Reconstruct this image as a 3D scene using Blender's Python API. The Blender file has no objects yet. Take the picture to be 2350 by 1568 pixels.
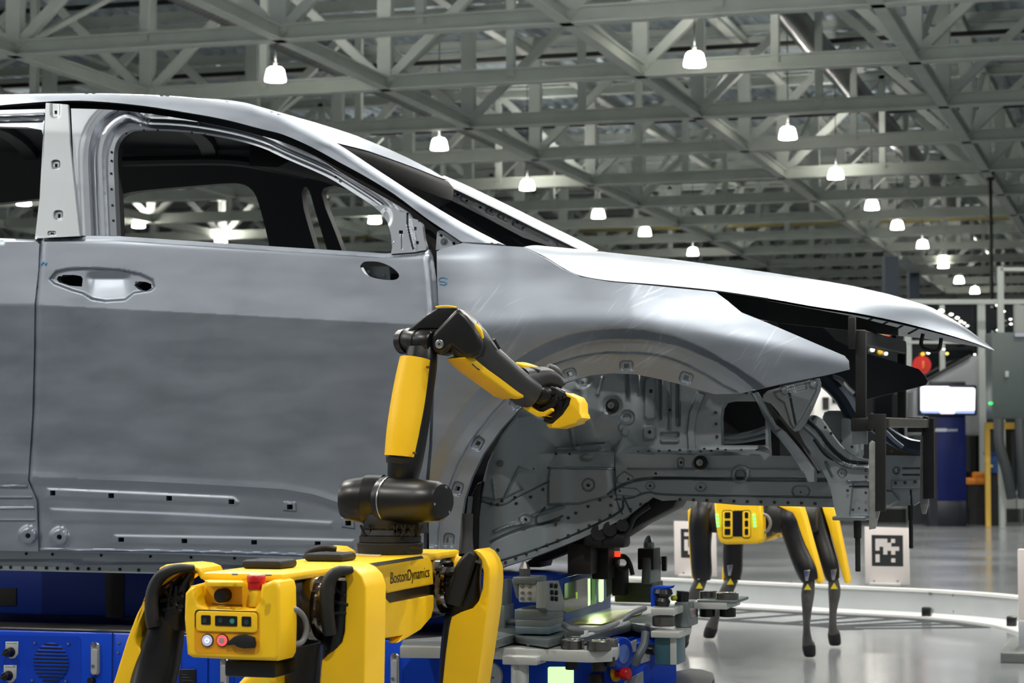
import bpy, bmesh, math, random
import numpy as np
from mathutils import Vector, Matrix
from mathutils.geometry import delaunay_2d_cdt
random.seed(7)
scn = bpy.context.scene
COL = scn.collection

# ------------------------------------------------------------------ camera
# world: x runs along the car (nose to +x), y away from the camera, z up; the hall grid and the car share these axes
FPX = 5000.0
YAW = math.radians(16.75)
PITCH = math.atan(258 / FPX)
CAM = Vector((0, 0, 1.0))
c_r = Vector((math.cos(YAW), math.sin(YAW), 0))
c_h = Vector((-math.sin(YAW), math.cos(YAW), 0))
c_f = c_h * math.cos(PITCH) + Vector((0, 0, 1)) * math.sin(PITCH)
c_u = -c_h * math.sin(PITCH) + Vector((0, 0, 1)) * math.cos(PITCH)
cam = bpy.data.cameras.new('camera')
cam.sensor_width = 36.0
cam.lens = 36.0 * FPX / 2350
cam.clip_end = 500
cam.dof.use_dof = True
cam.dof.focus_distance = 5.9
cam.dof.aperture_fstop = 9.0
cam_o = bpy.data.objects.new('camera', cam)
COL.objects.link(cam_o)
m3 = Matrix((c_r, c_u, -c_f)).transposed()
cam_o.matrix_world = Matrix.Translation(CAM) @ m3.to_4x4()
scn.camera = cam_o

# ------------------------------------------------------------------ world, exposure
w = bpy.data.worlds.new('world')
scn.world = w
w.use_nodes = True
w.node_tree.nodes['Background'].inputs[0].default_value = (0.86, 0.92, 0.94, 1)
w.node_tree.nodes['Background'].inputs[1].default_value = 0.20
scn.view_settings.view_transform = 'Standard'
scn.view_settings.look = 'None'
scn.view_settings.gamma = 1.0
scn.view_settings.exposure = 0.15
scn.view_settings.use_curve_mapping = False
LAMP_W = 440.0          # each high bay lamp
UP_W = 26.0            # what its acrylic dome lets out upwards
BAT_E = 28.0           # added linear battens that whiten the hood
LAMP_COL = (1.0, 0.97, 0.91)

# ------------------------------------------------------------------ pixel -> point (photograph frame 2350 x 1568)
def rdir(px, py):
    return c_f * FPX + c_r * (px - 1175) + c_u * (784 - py)
def PY(px, py, Y):
    d = rdir(px, py); return CAM + d * (Y / d.y)
def PX(px, py, X):
    d = rdir(px, py); return CAM + d * (X / d.x)
def PZ(px, py, Z):
    d = rdir(px, py); return CAM + d * ((Z - CAM.z) / d.z)
def PD(px, py, D):
    d = rdir(px, py); return CAM + d * (D / d.dot(c_h))
def PROJ(p):
    q = Vector(p) - CAM
    z = q.dot(c_f)
    return 1175 + FPX * q.dot(c_r) / z, 784 - FPX * q.dot(c_u) / z
_F = np.array(c_f * FPX); _R = np.array(c_r); _U = np.array(c_u)
def PYn(px, py, Y):
    d = _F[None] + _R[None] * (px - 1175)[:, None] + _U[None] * (784 - py)[:, None]
    return np.array(CAM)[None] + d * (Y / d[:, 1])[:, None]

# ------------------------------------------------------------------ materials
MATS = {}
def lin(c):
    return tuple(((v / 255) / 12.92 if v / 255 <= .04045 else ((v / 255 + .055) / 1.055) ** 2.4) for v in c)
def mat(name, rgb, rough=.5, metal=0.0, var=0.0, vscale=6.0, rvar=0.0, stretch=(1, 1, 1), bump=0.0, bscale=80, emit=0.0, spec=None, coat=0.0, trans=0.0, scratch=0.0):
    if name in MATS: return MATS[name]
    m = bpy.data.materials.new(name); m.use_nodes = True
    nt = m.node_tree; b = nt.nodes['Principled BSDF']
    c = (*lin(rgb), 1)
    b.inputs['Base Color'].default_value = c
    b.inputs['Roughness'].default_value = rough
    b.inputs['Metallic'].default_value = metal
    if spec is not None: b.inputs['Specular IOR Level'].default_value = spec
    if coat: b.inputs['Coat Weight'].default_value = coat; b.inputs['Coat Roughness'].default_value = .15
    if trans: b.inputs['Transmission Weight'].default_value = trans
    if emit:
        b.inputs['Emission Color'].default_value = c; b.inputs['Emission Strength'].default_value = emit
    if var or rvar or bump:
        tc = nt.nodes.new('ShaderNodeTexCoord'); mp = nt.nodes.new('ShaderNodeMapping')
        mp.inputs['Scale'].default_value = stretch
        nt.links.new(tc.outputs['Object'], mp.inputs['Vector'])
        n = nt.nodes.new('ShaderNodeTexNoise'); n.inputs['Scale'].default_value = vscale; n.inputs['Detail'].default_value = 5
        nt.links.new(mp.outputs[0], n.inputs['Vector'])
        if var:
            r = nt.nodes.new('ShaderNodeMapRange')
            r.inputs['To Min'].default_value = 1 - var; r.inputs['To Max'].default_value = 1 + var
            r.inputs['From Min'].default_value = .3; r.inputs['From Max'].default_value = .7
            nt.links.new(n.outputs[0], r.inputs['Value'])
            mx = nt.nodes.new('ShaderNodeVectorMath'); mx.operation = 'SCALE'
            mx.inputs[0].default_value = c[:3]
            nt.links.new(r.outputs[0], mx.inputs['Scale']); nt.links.new(mx.outputs[0], b.inputs['Base Color'])
        if rvar:
            r2 = nt.nodes.new('ShaderNodeMapRange')
            r2.inputs['From Min'].default_value = .3; r2.inputs['From Max'].default_value = .7
            r2.inputs['To Min'].default_value = max(.03, rough - rvar); r2.inputs['To Max'].default_value = rough + rvar
            nt.links.new(n.outputs[0], r2.inputs['Value']); nt.links.new(r2.outputs[0], b.inputs['Roughness'])
        if scratch:      # brushed polishing streaks: fine stretched noise that lightens thin lines of the metal
            src = b.inputs['Base Color'].links[0].from_socket
            for rot_, sc_ in ((.55, 1.0), (1.1, .8)):
                m2 = nt.nodes.new('ShaderNodeMapping'); m2.inputs['Rotation'].default_value = (0, rot_, 0); m2.vector_type = 'TEXTURE'; m2.inputs['Scale'].default_value = (1 / (110 * sc_), .1, 1 / (7 * sc_))
                nt.links.new(tc.outputs['Object'], m2.inputs['Vector'])
                n3 = nt.nodes.new('ShaderNodeTexNoise'); n3.inputs['Scale'].default_value = 1.0; n3.inputs['Detail'].default_value = 2
                nt.links.new(m2.outputs[0], n3.inputs['Vector'])
                n4 = nt.nodes.new('ShaderNodeTexNoise'); n4.inputs['Scale'].default_value = 3.2; nt.links.new(tc.outputs['Object'], n4.inputs['Vector'])
                ml = nt.nodes.new('ShaderNodeMath'); ml.operation = 'MULTIPLY'; nt.links.new(n3.outputs[0], ml.inputs[0]); nt.links.new(n4.outputs[0], ml.inputs[1])
                r3 = nt.nodes.new('ShaderNodeMapRange'); r3.inputs['From Min'].default_value = .36; r3.inputs['From Max'].default_value = .46
                r3.inputs['To Min'].default_value = 1.0; r3.inputs['To Max'].default_value = 1 + scratch
                nt.links.new(ml.outputs[0], r3.inputs['Value'])
                sx = nt.nodes.new('ShaderNodeVectorMath'); sx.operation = 'SCALE'; nt.links.new(src, sx.inputs[0]); nt.links.new(r3.outputs[0], sx.inputs['Scale']); src = sx.outputs[0]
            nt.links.new(src, b.inputs['Base Color'])
        if bump:
            n2 = nt.nodes.new('ShaderNodeTexNoise'); n2.inputs['Scale'].default_value = bscale; n2.inputs['Detail'].default_value = 3
            nt.links.new(mp.outputs[0], n2.inputs['Vector'])
            bp = nt.nodes.new('ShaderNodeBump'); bp.inputs['Strength'].default_value = bump; bp.inputs['Distance'].default_value = .002
            nt.links.new(n2.outputs[0], bp.inputs['Height']); nt.links.new(bp.outputs[0], b.inputs['Normal'])
    MATS[name] = m
    return m

# ------------------------------------------------------------------ mesh helpers
class MB:
    def __init__(s): s.v = []; s.f = []
    def add(s, vs, fs):
        o = len(s.v); s.v += [tuple(p) for p in vs]; s.f += [tuple(i + o for i in f) for f in fs]; return s
    def bm(s, b):
        b.verts.index_update(); s.add([v.co.copy() for v in b.verts], [[v.index for v in f.verts] for f in b.faces]); b.free(); return s
    def box(s, c, size, bev=0.0, rot=None, seg=2):
        if not bev:
            hx, hy, hz = size[0] / 2, size[1] / 2, size[2] / 2
            vs = [Vector((x, y, z)) for x in (-hx, hx) for y in (-hy, hy) for z in (-hz, hz)]
            if rot is not None: vs = [rot @ v for v in vs]
            return s.add([v + Vector(c) for v in vs], [(0, 1, 3, 2), (4, 6, 7, 5), (0, 4, 5, 1), (2, 3, 7, 6), (0, 2, 6, 4), (1, 5, 7, 3)])
        b = bmesh.new(); bmesh.ops.create_cube(b, size=1)
        for v in b.verts: v.co = Vector((v.co.x * size[0], v.co.y * size[1], v.co.z * size[2]))
        bmesh.ops.bevel(b, geom=list(b.edges), offset=min(bev, min(size) * .49), segments=seg, profile=.5, affect='EDGES')
        for v in b.verts:
            if rot is not None: v.co = rot @ v.co
            v.co += Vector(c)
        return s.bm(b)
    def hexa(s, pts):  # 8 points: bottom quad then top quad, same order
        return s.add(pts, [(3, 2, 1, 0), (4, 5, 6, 7), (0, 1, 5, 4), (1, 2, 6, 5), (2, 3, 7, 6), (3, 0, 4, 7)])
    def beam(s, p0, p1, w_, h_, up=(0, 0, 1), bev=0.0):
        p0 = Vector(p0); p1 = Vector(p1); d = (p1 - p0); L = d.length
        if L < 1e-6: return s
        d.normalize(); u = Vector(up)
        if abs(d.dot(u)) > .98: u = Vector((0, 1, 0))
        sd = d.cross(u).normalized(); u2 = sd.cross(d)
        R = Matrix((sd, d, u2)).transposed()
        return s.box((p0 + p1) / 2, (w_, L, h_), bev, R, 1)
    def prism(s, poly, ext, bev=0.0, seg=2):  # poly: 3D planar points, ext: extrusion vector
        b = bmesh.new(); ext = Vector(ext)
        vs = [b.verts.new(Vector(p)) for p in poly]; f = b.faces.new(vs); f.normal_update()
        if f.normal.dot(ext) > 0: f.normal_flip()
        r = bmesh.ops.extrude_face_region(b, geom=[f])
        tv = [e for e in r['geom'] if isinstance(e, bmesh.types.BMVert)]
        for v in tv: v.co += ext
        bmesh.ops.recalc_face_normals(b, faces=list(b.faces))
        if bev:
            caps = [g for g in b.faces if len(g.verts) == len(poly)]
            es = set()
            for g in caps: es.update(g.edges)
            bmesh.ops.bevel(b, geom=list(es), offset=bev, segments=seg, profile=.5, affect='EDGES', clamp_overlap=True)
        bmesh.ops.triangulate(b, faces=[g for g in b.faces if len(g.verts) > 4])
        return s.bm(b)
    def cyl(s, p0, p1, r0, r1=None, seg=20, cap=True):
        r1 = r0 if r1 is None else r1
        return s.lathe([(r0, 0), (r1, 1)], p0, p1, seg, cap)
    def lathe(s, prof, p0, p1, seg=24, cap=True):  # prof: (radius, t along p0->p1)
        p0 = Vector(p0); p1 = Vector(p1); d = p1 - p0; a = d.normalized()
        u = a.orthogonal().normalized(); v = a.cross(u)
        vs = []; fs = []
        for r, t in prof:
            for k in range(seg):
                g = 2 * math.pi * k / seg
                vs.append(p0 + d * t + (u * math.cos(g) + v * math.sin(g)) * r)
        n = len(prof)
        for i in range(n - 1):
            for k in range(seg):
                k2 = (k + 1) % seg
                fs.append((i * seg + k, i * seg + k2, (i + 1) * seg + k2, (i + 1) * seg + k))
        if cap:
            fs.append(tuple(range(seg))[::-1]); fs.append(tuple((n - 1) * seg + k for k in range(seg)))
        return s.add(vs, fs)
    def tube(s, path, r, seg=10, smooth=4):
        pts = [Vector(p) for p in path]
        if smooth and len(pts) > 2: pts = crom(pts, smooth)
        rr = r if callable(r) else (lambda t: r)
        vs = []; fs = []; n = len(pts); pu = None
        for i, p in enumerate(pts):
            d = (pts[min(i + 1, n - 1)] - pts[max(i - 1, 0)]).normalized()
            u = d.orthogonal().normalized() if pu is None else (pu - d * pu.dot(d)).normalized()
            pu = u; v = d.cross(u)
            for k in range(seg):
                g = 2 * math.pi * k / seg
                vs.append(p + (u * math.cos(g) + v * math.sin(g)) * rr(i / (n - 1)))
        for i in range(n - 1):
            for k in range(seg):
                k2 = (k + 1) % seg
                fs.append((i * seg + k, i * seg + k2, (i + 1) * seg + k2, (i + 1) * seg + k))
        fs.append(tuple(range(seg))[::-1]); fs.append(tuple((n - 1) * seg + k for k in range(seg)))
        return s.add(vs, fs)
    def loft(s, rings, cap=True, closed=True):
        n = len(rings[0]); vs = [p for r in rings for p in r]; fs = []
        for i in range(len(rings) - 1):
            for k in range(n if closed else n - 1):
                k2 = (k + 1) % n
                fs.append((i * n + k, i * n + k2, (i + 1) * n + k2, (i + 1) * n + k))
        if cap:
            fs.append(tuple(range(n))[::-1]); fs.append(tuple((len(rings) - 1) * n + k for k in range(n)))
        return s.add(vs, fs)

def crom(pts, n=4, closed=False):
    pts = [Vector(p) for p in pts]; out = []; N = len(pts)
    rng = range(N) if closed else range(N - 1)
    for i in rng:
        p1, p2 = pts[i], pts[(i + 1) % N]
        p0 = pts[i - 1] if (i > 0 or closed) else p1 * 2 - p2
        p3 = pts[(i + 2) % N] if (i + 2 < N or closed) else p2 * 2 - p1
        for k in range(n):
            t = k / n
            out.append(.5 * ((2 * p1) + (p2 - p0) * t + (2 * p0 - 5 * p1 + 4 * p2 - p3) * t * t + (3 * p1 - p0 - 3 * p2 + p3) * t ** 3))
    if not closed: out.append(pts[-1].copy())
    return out
def sm(pts, n=4):
    return [(p.x, p.y) for p in crom([Vector((a, b, 0)) for a, b in pts], n)]

ORI = {}
def link(o, parent=None):
    COL.objects.link(o)
    if parent is not None: o.parent = parent
    return o
def obj(name, mb, m, parent=None, smooth=35, kind=None, label=None, cat=None, group=None):
    me = bpy.data.meshes.new(name)
    off = Vector(ORI.get(parent.name, (0, 0, 0))) if parent is not None else Vector((0, 0, 0))
    if off.length: vs = [tuple(Vector(p) - off) for p in mb.v]
    else: vs = mb.v
    me.from_pydata(vs, [], mb.f); me.validate(); me.update()
    if smooth:
        me.polygons.foreach_set('use_smooth', [True] * len(me.polygons)); me.set_sharp_from_angle(angle=math.radians(smooth))
    me.materials.append(m)
    o = bpy.data.objects.new(name, me); link(o, parent)
    ORI[o.name] = off
    tag(o, label, cat, group, kind)
    return o
def tag(o, label=None, cat=None, group=None, kind=None):
    if label: o['label'] = label
    if cat: o['category'] = cat
    if group: o['group'] = group
    if kind: o['kind'] = kind
    return o
def thing(name, label, cat, loc=(0, 0, 0), group=None, kind=None):
    o = bpy.data.objects.new(name, None); link(o); o.location = loc; o.empty_display_size = .1
    ORI[o.name] = Vector(loc)
    return tag(o, label, cat, group, kind)
def clone(root, loc, label=None):
    def cp(o, par):
        c = o.copy(); COL.objects.link(c)
        if par is not None: c.parent = par; c.matrix_parent_inverse = o.matrix_parent_inverse
        ORI[c.name] = ORI.get(o.name, Vector())
        for ch in KIDS.get(o.name, []): cp(ch, c)
        return c
    KIDS.clear()
    for o in COL.objects:
        if o.parent is not None: KIDS.setdefault(o.parent.name, []).append(o)
    c = cp(root, None); c.location = loc
    if label: c['label'] = label
    return c
KIDS = {}

# text as a mesh: returns MB lying in frame (o, u right, v up), extruded slightly along n
def text_mb(txt, size, o, u, v, ext=.0006, cond=1.0):
    cu = bpy.data.curves.new('t', 'FONT'); cu.body = txt; cu.size = size; cu.resolution_u = 3
    to = bpy.data.objects.new('t', cu); COL.objects.link(to)
    dg = bpy.context.evaluated_depsgraph_get()
    me = to.evaluated_get(dg).to_mesh()
    u = Vector(u).normalized(); v = Vector(v).normalized(); n = u.cross(v); o = Vector(o)
    b = MB(); b.add([o + u * (p.co.x * cond) + v * p.co.y + n * ext for p in me.vertices], [tuple(f.vertices) for f in me.polygons])
    to.evaluated_get(dg).to_mesh_clear(); bpy.data.objects.remove(to); bpy.data.curves.remove(cu)
    return b
# ================================================================== the hall
M_floor = mat('epoxy floor', (112, 115, 117), .16, 0, var=.05, vscale=.6, rvar=.06, spec=.6)
M_steel_paint = mat('grey structural paint', (206, 211, 203), .55, 0, var=.06, vscale=2)
M_deck = mat('galvanised deck', (196, 207, 217), .3, .45, var=.12, vscale=3)
M_galv = mat('galvanised duct', (150, 152, 150), .3, .9, var=.1, vscale=4)
M_black = mat('black paint', (16, 17, 18), .5)
M_wallgrey = mat('wall panel', (150, 155, 154), .7, var=.08, vscale=.7)

fl = MB(); fl.box((-15, 52, -.1), (120, 130, .2))
obj('floor', fl, M_floor, kind='structure')
wl = MB(); wl.box((-20, 112, 5.5), (130, .3, 11))
obj('wall_back', wl, M_wallgrey, kind='structure')

# roof deck with trapezoid ribs running along y
DZ = 10.35
dk = MB(); xs = np.arange(-64, 12, .36); prof = []
for x in xs: prof += [(x, DZ), (x + .12, DZ), (x + .16, DZ + .07), (x + .32, DZ + .07)]
n = len(prof)
dk.add([(x, 14, z) for x, z in prof] + [(x, 112, z) for x, z in prof], [(i, i + 1, n + i + 1, n + i) for i in range(n - 1)])
ceiling = obj('ceiling', dk, M_deck, smooth=0, kind='structure')

CZ = 7.72
TY = [27.1 + 4.9 * k for k in range(17)]
LX = [-4.0 - 4.75 * k for k in range(-1, 10)]
X0, X1 = LX[-1] - 2, LX[0] + 3
def ibeam(mb, p0, p1, w_, h_):
    p0 = Vector(p0); p1 = Vector(p1)
    mb.beam(p0 + Vector((0, 0, h_ / 2)), p1 + Vector((0, 0, h_ / 2)), w_, .03)
    mb.beam(p0 - Vector((0, 0, h_ / 2)), p1 - Vector((0, 0, h_ / 2)), w_, .03)
    mb.beam(p0, p1, .05, h_)
TOPZ = 9.95
for ti, y in enumerate(TY):
    c = MB(); ibeam(c, (X0, y, CZ), (X1, y, CZ), .26, .24)
    bc = obj('roof_truss', c, M_steel_paint, ceiling, smooth=0)
    t = MB(); ibeam(t, (X0, y, TOPZ), (X1, y, TOPZ), .24, .22)
    obj('top_chord', t, M_steel_paint, bc, smooth=0)
    far = MB()
    for i in range(len(LX) - 1):
        xa, xb = LX[i], LX[i + 1]; xm = (xa + xb) / 2
        mem = [((xa, y, CZ), (xa, y, TOPZ), .26, .2), ((xm, y, CZ), (xm, y, TOPZ), .14, .14),
               ((xa, y, CZ), (xm, y, TOPZ), .16, .14), ((xb, y, CZ), (xm, y, TOPZ), .16, .14)]
        for a, b, w_, h_ in mem:
            if ti < 5 and i in range(0, 6):
                q = MB(); q.beam(a, b, w_, h_, up=(0, 1, 0)); obj('web_member', q, M_steel_paint, bc, smooth=0)
            else: far.beam(a, b, w_, h_, up=(0, 1, 0))
    obj('web_lattice', far, M_steel_paint, bc, smooth=0, kind='stuff')
for li, x in enumerate(LX):
    c = MB(); ibeam(c, (x, 16, CZ - .02), (x, 108, CZ - .02), .2, .2)
    lc = obj('roof_girder', c, M_steel_paint, ceiling, smooth=0)
    t = MB(); ibeam(t, (x, 16, TOPZ), (x, 108, TOPZ), .2, .2)
    obj('top_chord', t, M_steel_paint, lc, smooth=0)
    far = MB()
    for k in range(len(TY) - 1):
        ya, yb = TY[k], TY[k + 1]; ym = (ya + yb) / 2
        for a, b in (((x, ya, CZ), (x, yb, TOPZ)),) if (k + li) % 2 else ():
            if k < 4 and li < 5:
                q = MB(); q.beam(a, b, .09, .10, up=(1, 0, 0)); obj('web_member', q, M_steel_paint, lc, smooth=0)
            else: far.beam(a, b, .09, .10, up=(1, 0, 0))
    obj('web_lattice', far, M_steel_paint, lc, smooth=0, kind='stuff')
# purlins under the deck
for k in range(40):
    y = 24.5 + 2.45 * k
    if k % 2 == 0: continue
    c = MB(); ibeam(c, (X0, y, DZ - .12), (X1, y, DZ - .12), .12, .18)
    obj('purlin', c, M_steel_paint, ceiling, smooth=0)
# sprinkler pipes, conduit, duct runs
def pipe(name, a, b, r, m, label, cat):
    c = MB(); c.cyl(a, b, r, seg=12); return obj(name, c, m, label=label, cat=cat)
SP = [30.0, 37.6, 45.2, 55, 66]
ordn = ['frontmost', 'second', 'third', 'fourth', 'rearmost']
for k, y in enumerate(SP):
    pipe('sprinkler_pipe', (X0, y, 9.63), (X1, y, 9.63), .05, M_black, 'black sprinkler pipe across the roof, %s of five from the car' % ordn[k], 'pipe')['group'] = 'sprinkler pipes under the roof deck'
# spiral duct running along y over the left of the photo
def spiral(name, x, y0, y1, z, r, label):
    c = MB(); prof = []; L = y1 - y0; n = int(L / .18)
    for i in range(n): prof += [(r, i / n), (r, (i + .75) / n), (r * 1.05, (i + .85) / n)]
    c.lathe(prof, (x, y0, z), (x, y1, z), 16, False)
    return obj(name, c, M_galv, smooth=50, label=label, cat='duct')
spiral('spiral_duct', -16.6, 24, 100, 9.15, .22, 'ribbed silver air duct under the roof above the car cabin')
spiral('spiral_duct', -6.7, 24, 100, 9.25, .26, 'ribbed silver air duct under the roof above the hood')
# cable trays further back
for k, (y, z) in enumerate(((57.6, 8.4), (66.9, 8.4), (83.0, 8.4))):
    c = MB()
    for dy in (-.25, .25): c.beam((X0, y + dy, z), (X1, y + dy, z), .03, .12)
    for i in range(int((X1 - X0) / .5)): c.beam((X0 + i * .5, y - .25, z - .04), (X0 + i * .5, y + .25, z - .04), .05, .03)
    obj('cable_tray', c, M_galv, smooth=0, label='silver cable tray across the hall under the trusses, %s of three going back' % ('first', 'middle', 'last')[k], cat='cable tray', group='cable trays under the trusses')
c = MB(); c.cyl((-30, 71, 8.6), (X1, 71, 8.6), .12, seg=14)
obj('process_pipe', c, mat('ochre pipe', (150, 140, 90), .5), label='pale ochre pipe running across the far trusses', cat='pipe')
# hanging black drop pole on the far right
pD = PZ(2276, 700, 2.9); pT = Vector((pD.x, pD.y, CZ)); 
dp = PD(2276, 690, 51.7)
c = MB(); c.cyl(dp, (dp.x, dp.y, CZ - .1), .042, seg=12)
c.cyl(Vector((dp.x, dp.y, dp.z - .12)), dp, .06, seg=12); c.cyl((dp.x, dp.y, CZ - .2), (dp.x, dp.y, CZ + .1), .09, seg=12)
obj('drop_pole', c, M_black, label='thin black drop pole hanging from the roof girder above the enclosure', cat='pole')

# ---- high bay lamps: acrylic dome, cap, cord; the light of each one sits up inside its own dome
M_dome = mat('lit acrylic dome', (255, 252, 240), .4, emit=26.0)
M_cap = mat('lamp cap', (190, 190, 185), .4, .6)
LZ = 7.55
lamp0 = thing('high_bay_lamp', 'lamp', 'lamp', (0, 0, 0), 'high bay lamps of the hall')
d = MB(); d.lathe([(.05, 1), (.11, .97), (.145, .82), (.165, .5), (.185, .06), (.18, 0), (.172, 0), (.155, .5), (.135, .78), (.10, .90), (.05, .93)], (0, 0, -.12), (0, 0, .12), 24, False)
obj('dome', d, M_dome, lamp0, smooth=40)
d = MB(); d.lathe([(.02, 0), (.03, .05), (.03, .8), (.012, 1)], (0, 0, .118), (0, 0, .22), 16); obj('driver_cap', d, M_cap, lamp0)
d = MB(); d.cyl((0, 0, .21), (0, 0, DZ - LZ + .065), .010, seg=8); obj('cord', d, M_black, lamp0)
LD = bpy.data.lights.new('lamp_light', 'POINT'); LD.shadow_soft_size = .06; LD.energy = LAMP_W; LD.color = LAMP_COL
UD = bpy.data.lights.new('lamp_uplight', 'AREA'); UD.shape = 'DISK'; UD.size = .16; UD.energy = UP_W; UD.color = LAMP_COL
def lamp_light(parent):
    o = bpy.data.objects.new('lamp_light', LD); COL.objects.link(o); o.parent = parent; o.location = (0, 0, -.05)
    u = bpy.data.objects.new('lamp_uplight', UD); COL.objects.link(u); u.parent = parent; u.location = (0, 0, .23); u.rotation_euler = (math.pi, 0, 0)
ROWS = [('of the row above the hood going back', [(1594, 135), (1808, 305), (1918, 398), (2001, 470), (2059, 516), (2117, 560), (2165, 606), (2201, 642), (2237, 666)]),
        ('of the row above the windshield going back', [(632, 170), (1008, 330), (1210, 424), (1373, 490), (1480, 531), (1590, 577)]),
        ('c', [(318, 512), (507, 548), (860, 502), (55, 460)])]
ORD = ['first', 'second', 'third', 'fourth', 'fifth', 'sixth', 'seventh', 'eighth', 'ninth']
spots = []
for rn, pts in ROWS[:2]:
    for k, (px, py) in enumerate(pts): spots.append((PZ(px, py, LZ), 'lit white dome lamp, %s %s' % (ORD[k], rn)))
for (px, py), wd in zip(ROWS[2][1], ('left in the front door window', 'low in the front door window', 'in the small quarter window', 'in the rear door window')):
    spots.append((PZ(px, py, LZ), 'lit white dome lamp seen through the cabin, ' + wd))
for i, (p, lab) in enumerate(spots):
    o = lamp0 if i == 0 else clone(lamp0, p)
    o.location = p; o['label'] = lab
LOBJ = [o for o in COL.objects if o.name.startswith('high_bay_lamp')]
for o in LOBJ: lamp_light(o)
# the same lamp grid carries on over the car and the camera (outside the frame)
k = 0
for ci, x in enumerate((-22.6, -15.2, -7.8, -.4, 7.0)):
    for ri, y in enumerate((0.5, 7.5, 14.5, 21.5, 28.5)):
        if y > 27 and x < -5: pass
        p = Vector((x + .3, y, LZ)); px, py = PROJ(p)
        q = p - CAM
        if q.dot(c_f) > 0 and -100 < px < 2450 and py > -60: continue
        o = clone(lamp0, p, 'lit dome lamp over the work area, %s row from the camera, %s in its row' % (ORD[ri], ORD[ci])); lamp_light(o); k += 1

# two added rows of linear LED battens, out of frame, to whiten the hood
M_bat = mat('added batten diffuser', (255, 253, 246), .4, emit=BAT_E)
kk = 0
for yy in (11.0, 13.2):
    for xi, xx in enumerate((-7.6, -5.9, -4.2, -2.5, -.8, .9)):
        t = thing('added_linear_lamp', 'added linear lamp over the far side of the car, %s row, %s along it' % ('nearer' if yy < 12 else 'farther', ORD[xi]), 'lamp', (xx, yy, 7.2), 'added linear lamps over the far side of the car')
        b = MB(); b.box((xx, yy, 7.2), (1.5, .30, .05), .008); obj('diffuser', b, M_bat, t)
        b = MB(); b.box((xx, yy, 7.255), (1.52, .33, .06), .008); obj('housing', b, M_cap, t)
        b = MB(); b.cyl((xx, yy, 7.28), (xx, yy, DZ + .065), .008, seg=8); obj('cord', b, M_black, t)
# ================================================================== the bare metal car body
M_body = mat('brushed bare steel', (156, 163, 173), .46, 1.0, var=.05, vscale=5, rvar=.06, stretch=(1, 1, 3))
M_fender = mat('polished fender steel', (158, 165, 175), .44, 1.0, var=.05, vscale=5, rvar=.06, stretch=(1, 1, 3), scratch=.28)
M_skin = mat('polished panel steel', (160, 167, 176), .36, 1.0, var=.04, vscale=5, rvar=.04, stretch=(1, 1, 3))
M_body2 = mat('galvanised inner steel', (150, 157, 162), .5, .85, var=.07, vscale=7, rvar=.06)
M_bright = mat('bright stamped steel', (150, 155, 162), .46, 1.0, var=.04, vscale=8)
M_inner = mat('cabin steel darkened as shade', (26, 27, 28), .6, .3)  # body steel blackened to stand in for the cabin shade
M_fix = mat('dark fixture steel', (44, 44, 44), .5, .6, var=.15, vscale=9)
M_hole = mat('dark hole', (12, 13, 14), .8)
M_rubber = mat('black rubber', (14, 14, 15), .6)
M_blue_mark = mat('blue paint marker', (60, 140, 190), .6)
M_bolt = mat('zinc bolt', (150, 156, 158), .3, 1.0)

def ss(a, b, x):
    t = np.clip((x - a) / (b - a + 1e-9), 0, 1); return t * t * (3 - 2 * t)
def pip(P, x, y):
    P = np.array(P); inside = np.zeros(len(x), bool); n = len(P); j = n - 1
    for i in range(n):
        xi, yi = P[i]; xj, yj = P[j]
        if yi != yj:
            c = ((yi > y) != (yj > y)) & (x < (xj - xi) * (y - yi) / (yj - yi) + xi); inside ^= c
        j = i
    return inside
def dline(P, x, y, closed=False):
    P = np.array(P, float); d = np.full(len(x), 1e9); n = len(P)
    for i in range(n if closed else n - 1):
        a = P[i]; b = P[(i + 1) % n]; ab = b - a; L = (ab ** 2).sum() + 1e-12
        t = np.clip(((x - a[0]) * ab[0] + (y - a[1]) * ab[1]) / L, 0, 1)
        d = np.minimum(d, np.hypot(x - a[0] - t * ab[0], y - a[1] - t * ab[1]))
    return d
# stamped features: each returns an offset (metres, + is away from the viewer side) at pixel-plane coordinates
def f_rr(cx, cy, w_, h_, dep, edge=4, rot=0, rad=.35):
    c, s = math.cos(math.radians(rot)), math.sin(math.radians(rot)); r = rad * min(w_, h_)
    def f(x, y):
        u = (x - cx) * c + (y - cy) * s; v = -(x - cx) * s + (y - cy) * c
        qx = np.abs(u) - w_ / 2 + r; qy = np.abs(v) - h_ / 2 + r
        d = np.hypot(np.maximum(qx, 0), np.maximum(qy, 0)) + np.minimum(np.maximum(qx, qy), 0) - r
        return dep * (1 - ss(-edge / 2, edge / 2, d))
    R = max(w_, h_) * .75 + edge
    return (f, (cx - R, cy - R, cx + R, cy + R), max(1.3, edge * .33))
def f_el(cx, cy, rx, ry, dep, edge=4, rot=0, dome=False):
    c, s = math.cos(math.radians(rot)), math.sin(math.radians(rot))
    def f(x, y):
        u = ((x - cx) * c + (y - cy) * s) / rx; v = (-(x - cx) * s + (y - cy) * c) / ry
        q = np.hypot(u, v)
        if dome: return dep * np.clip(1 - q * q, 0, 1) ** .8
        return dep * (1 - ss(1 - edge / 2 / min(rx, ry), 1 + edge / 2 / min(rx, ry), q))
    R = max(rx, ry) + edge
    return (f, (cx - R, cy - R, cx + R, cy + R), max(1.8, min(edge * .5, R * .3)))
def f_bead(P, wd, dep):
    P = sm(P, 5) if len(P) > 2 else P
    def f(x, y):
        d = dline(P, x, y); return dep * (1 - ss(0, wd / 2, d))
    A = np.array(P); return (f, (*(A.min(0) - wd), *(A.max(0) + wd)), max(1.3, wd * .17), P, wd)
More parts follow.
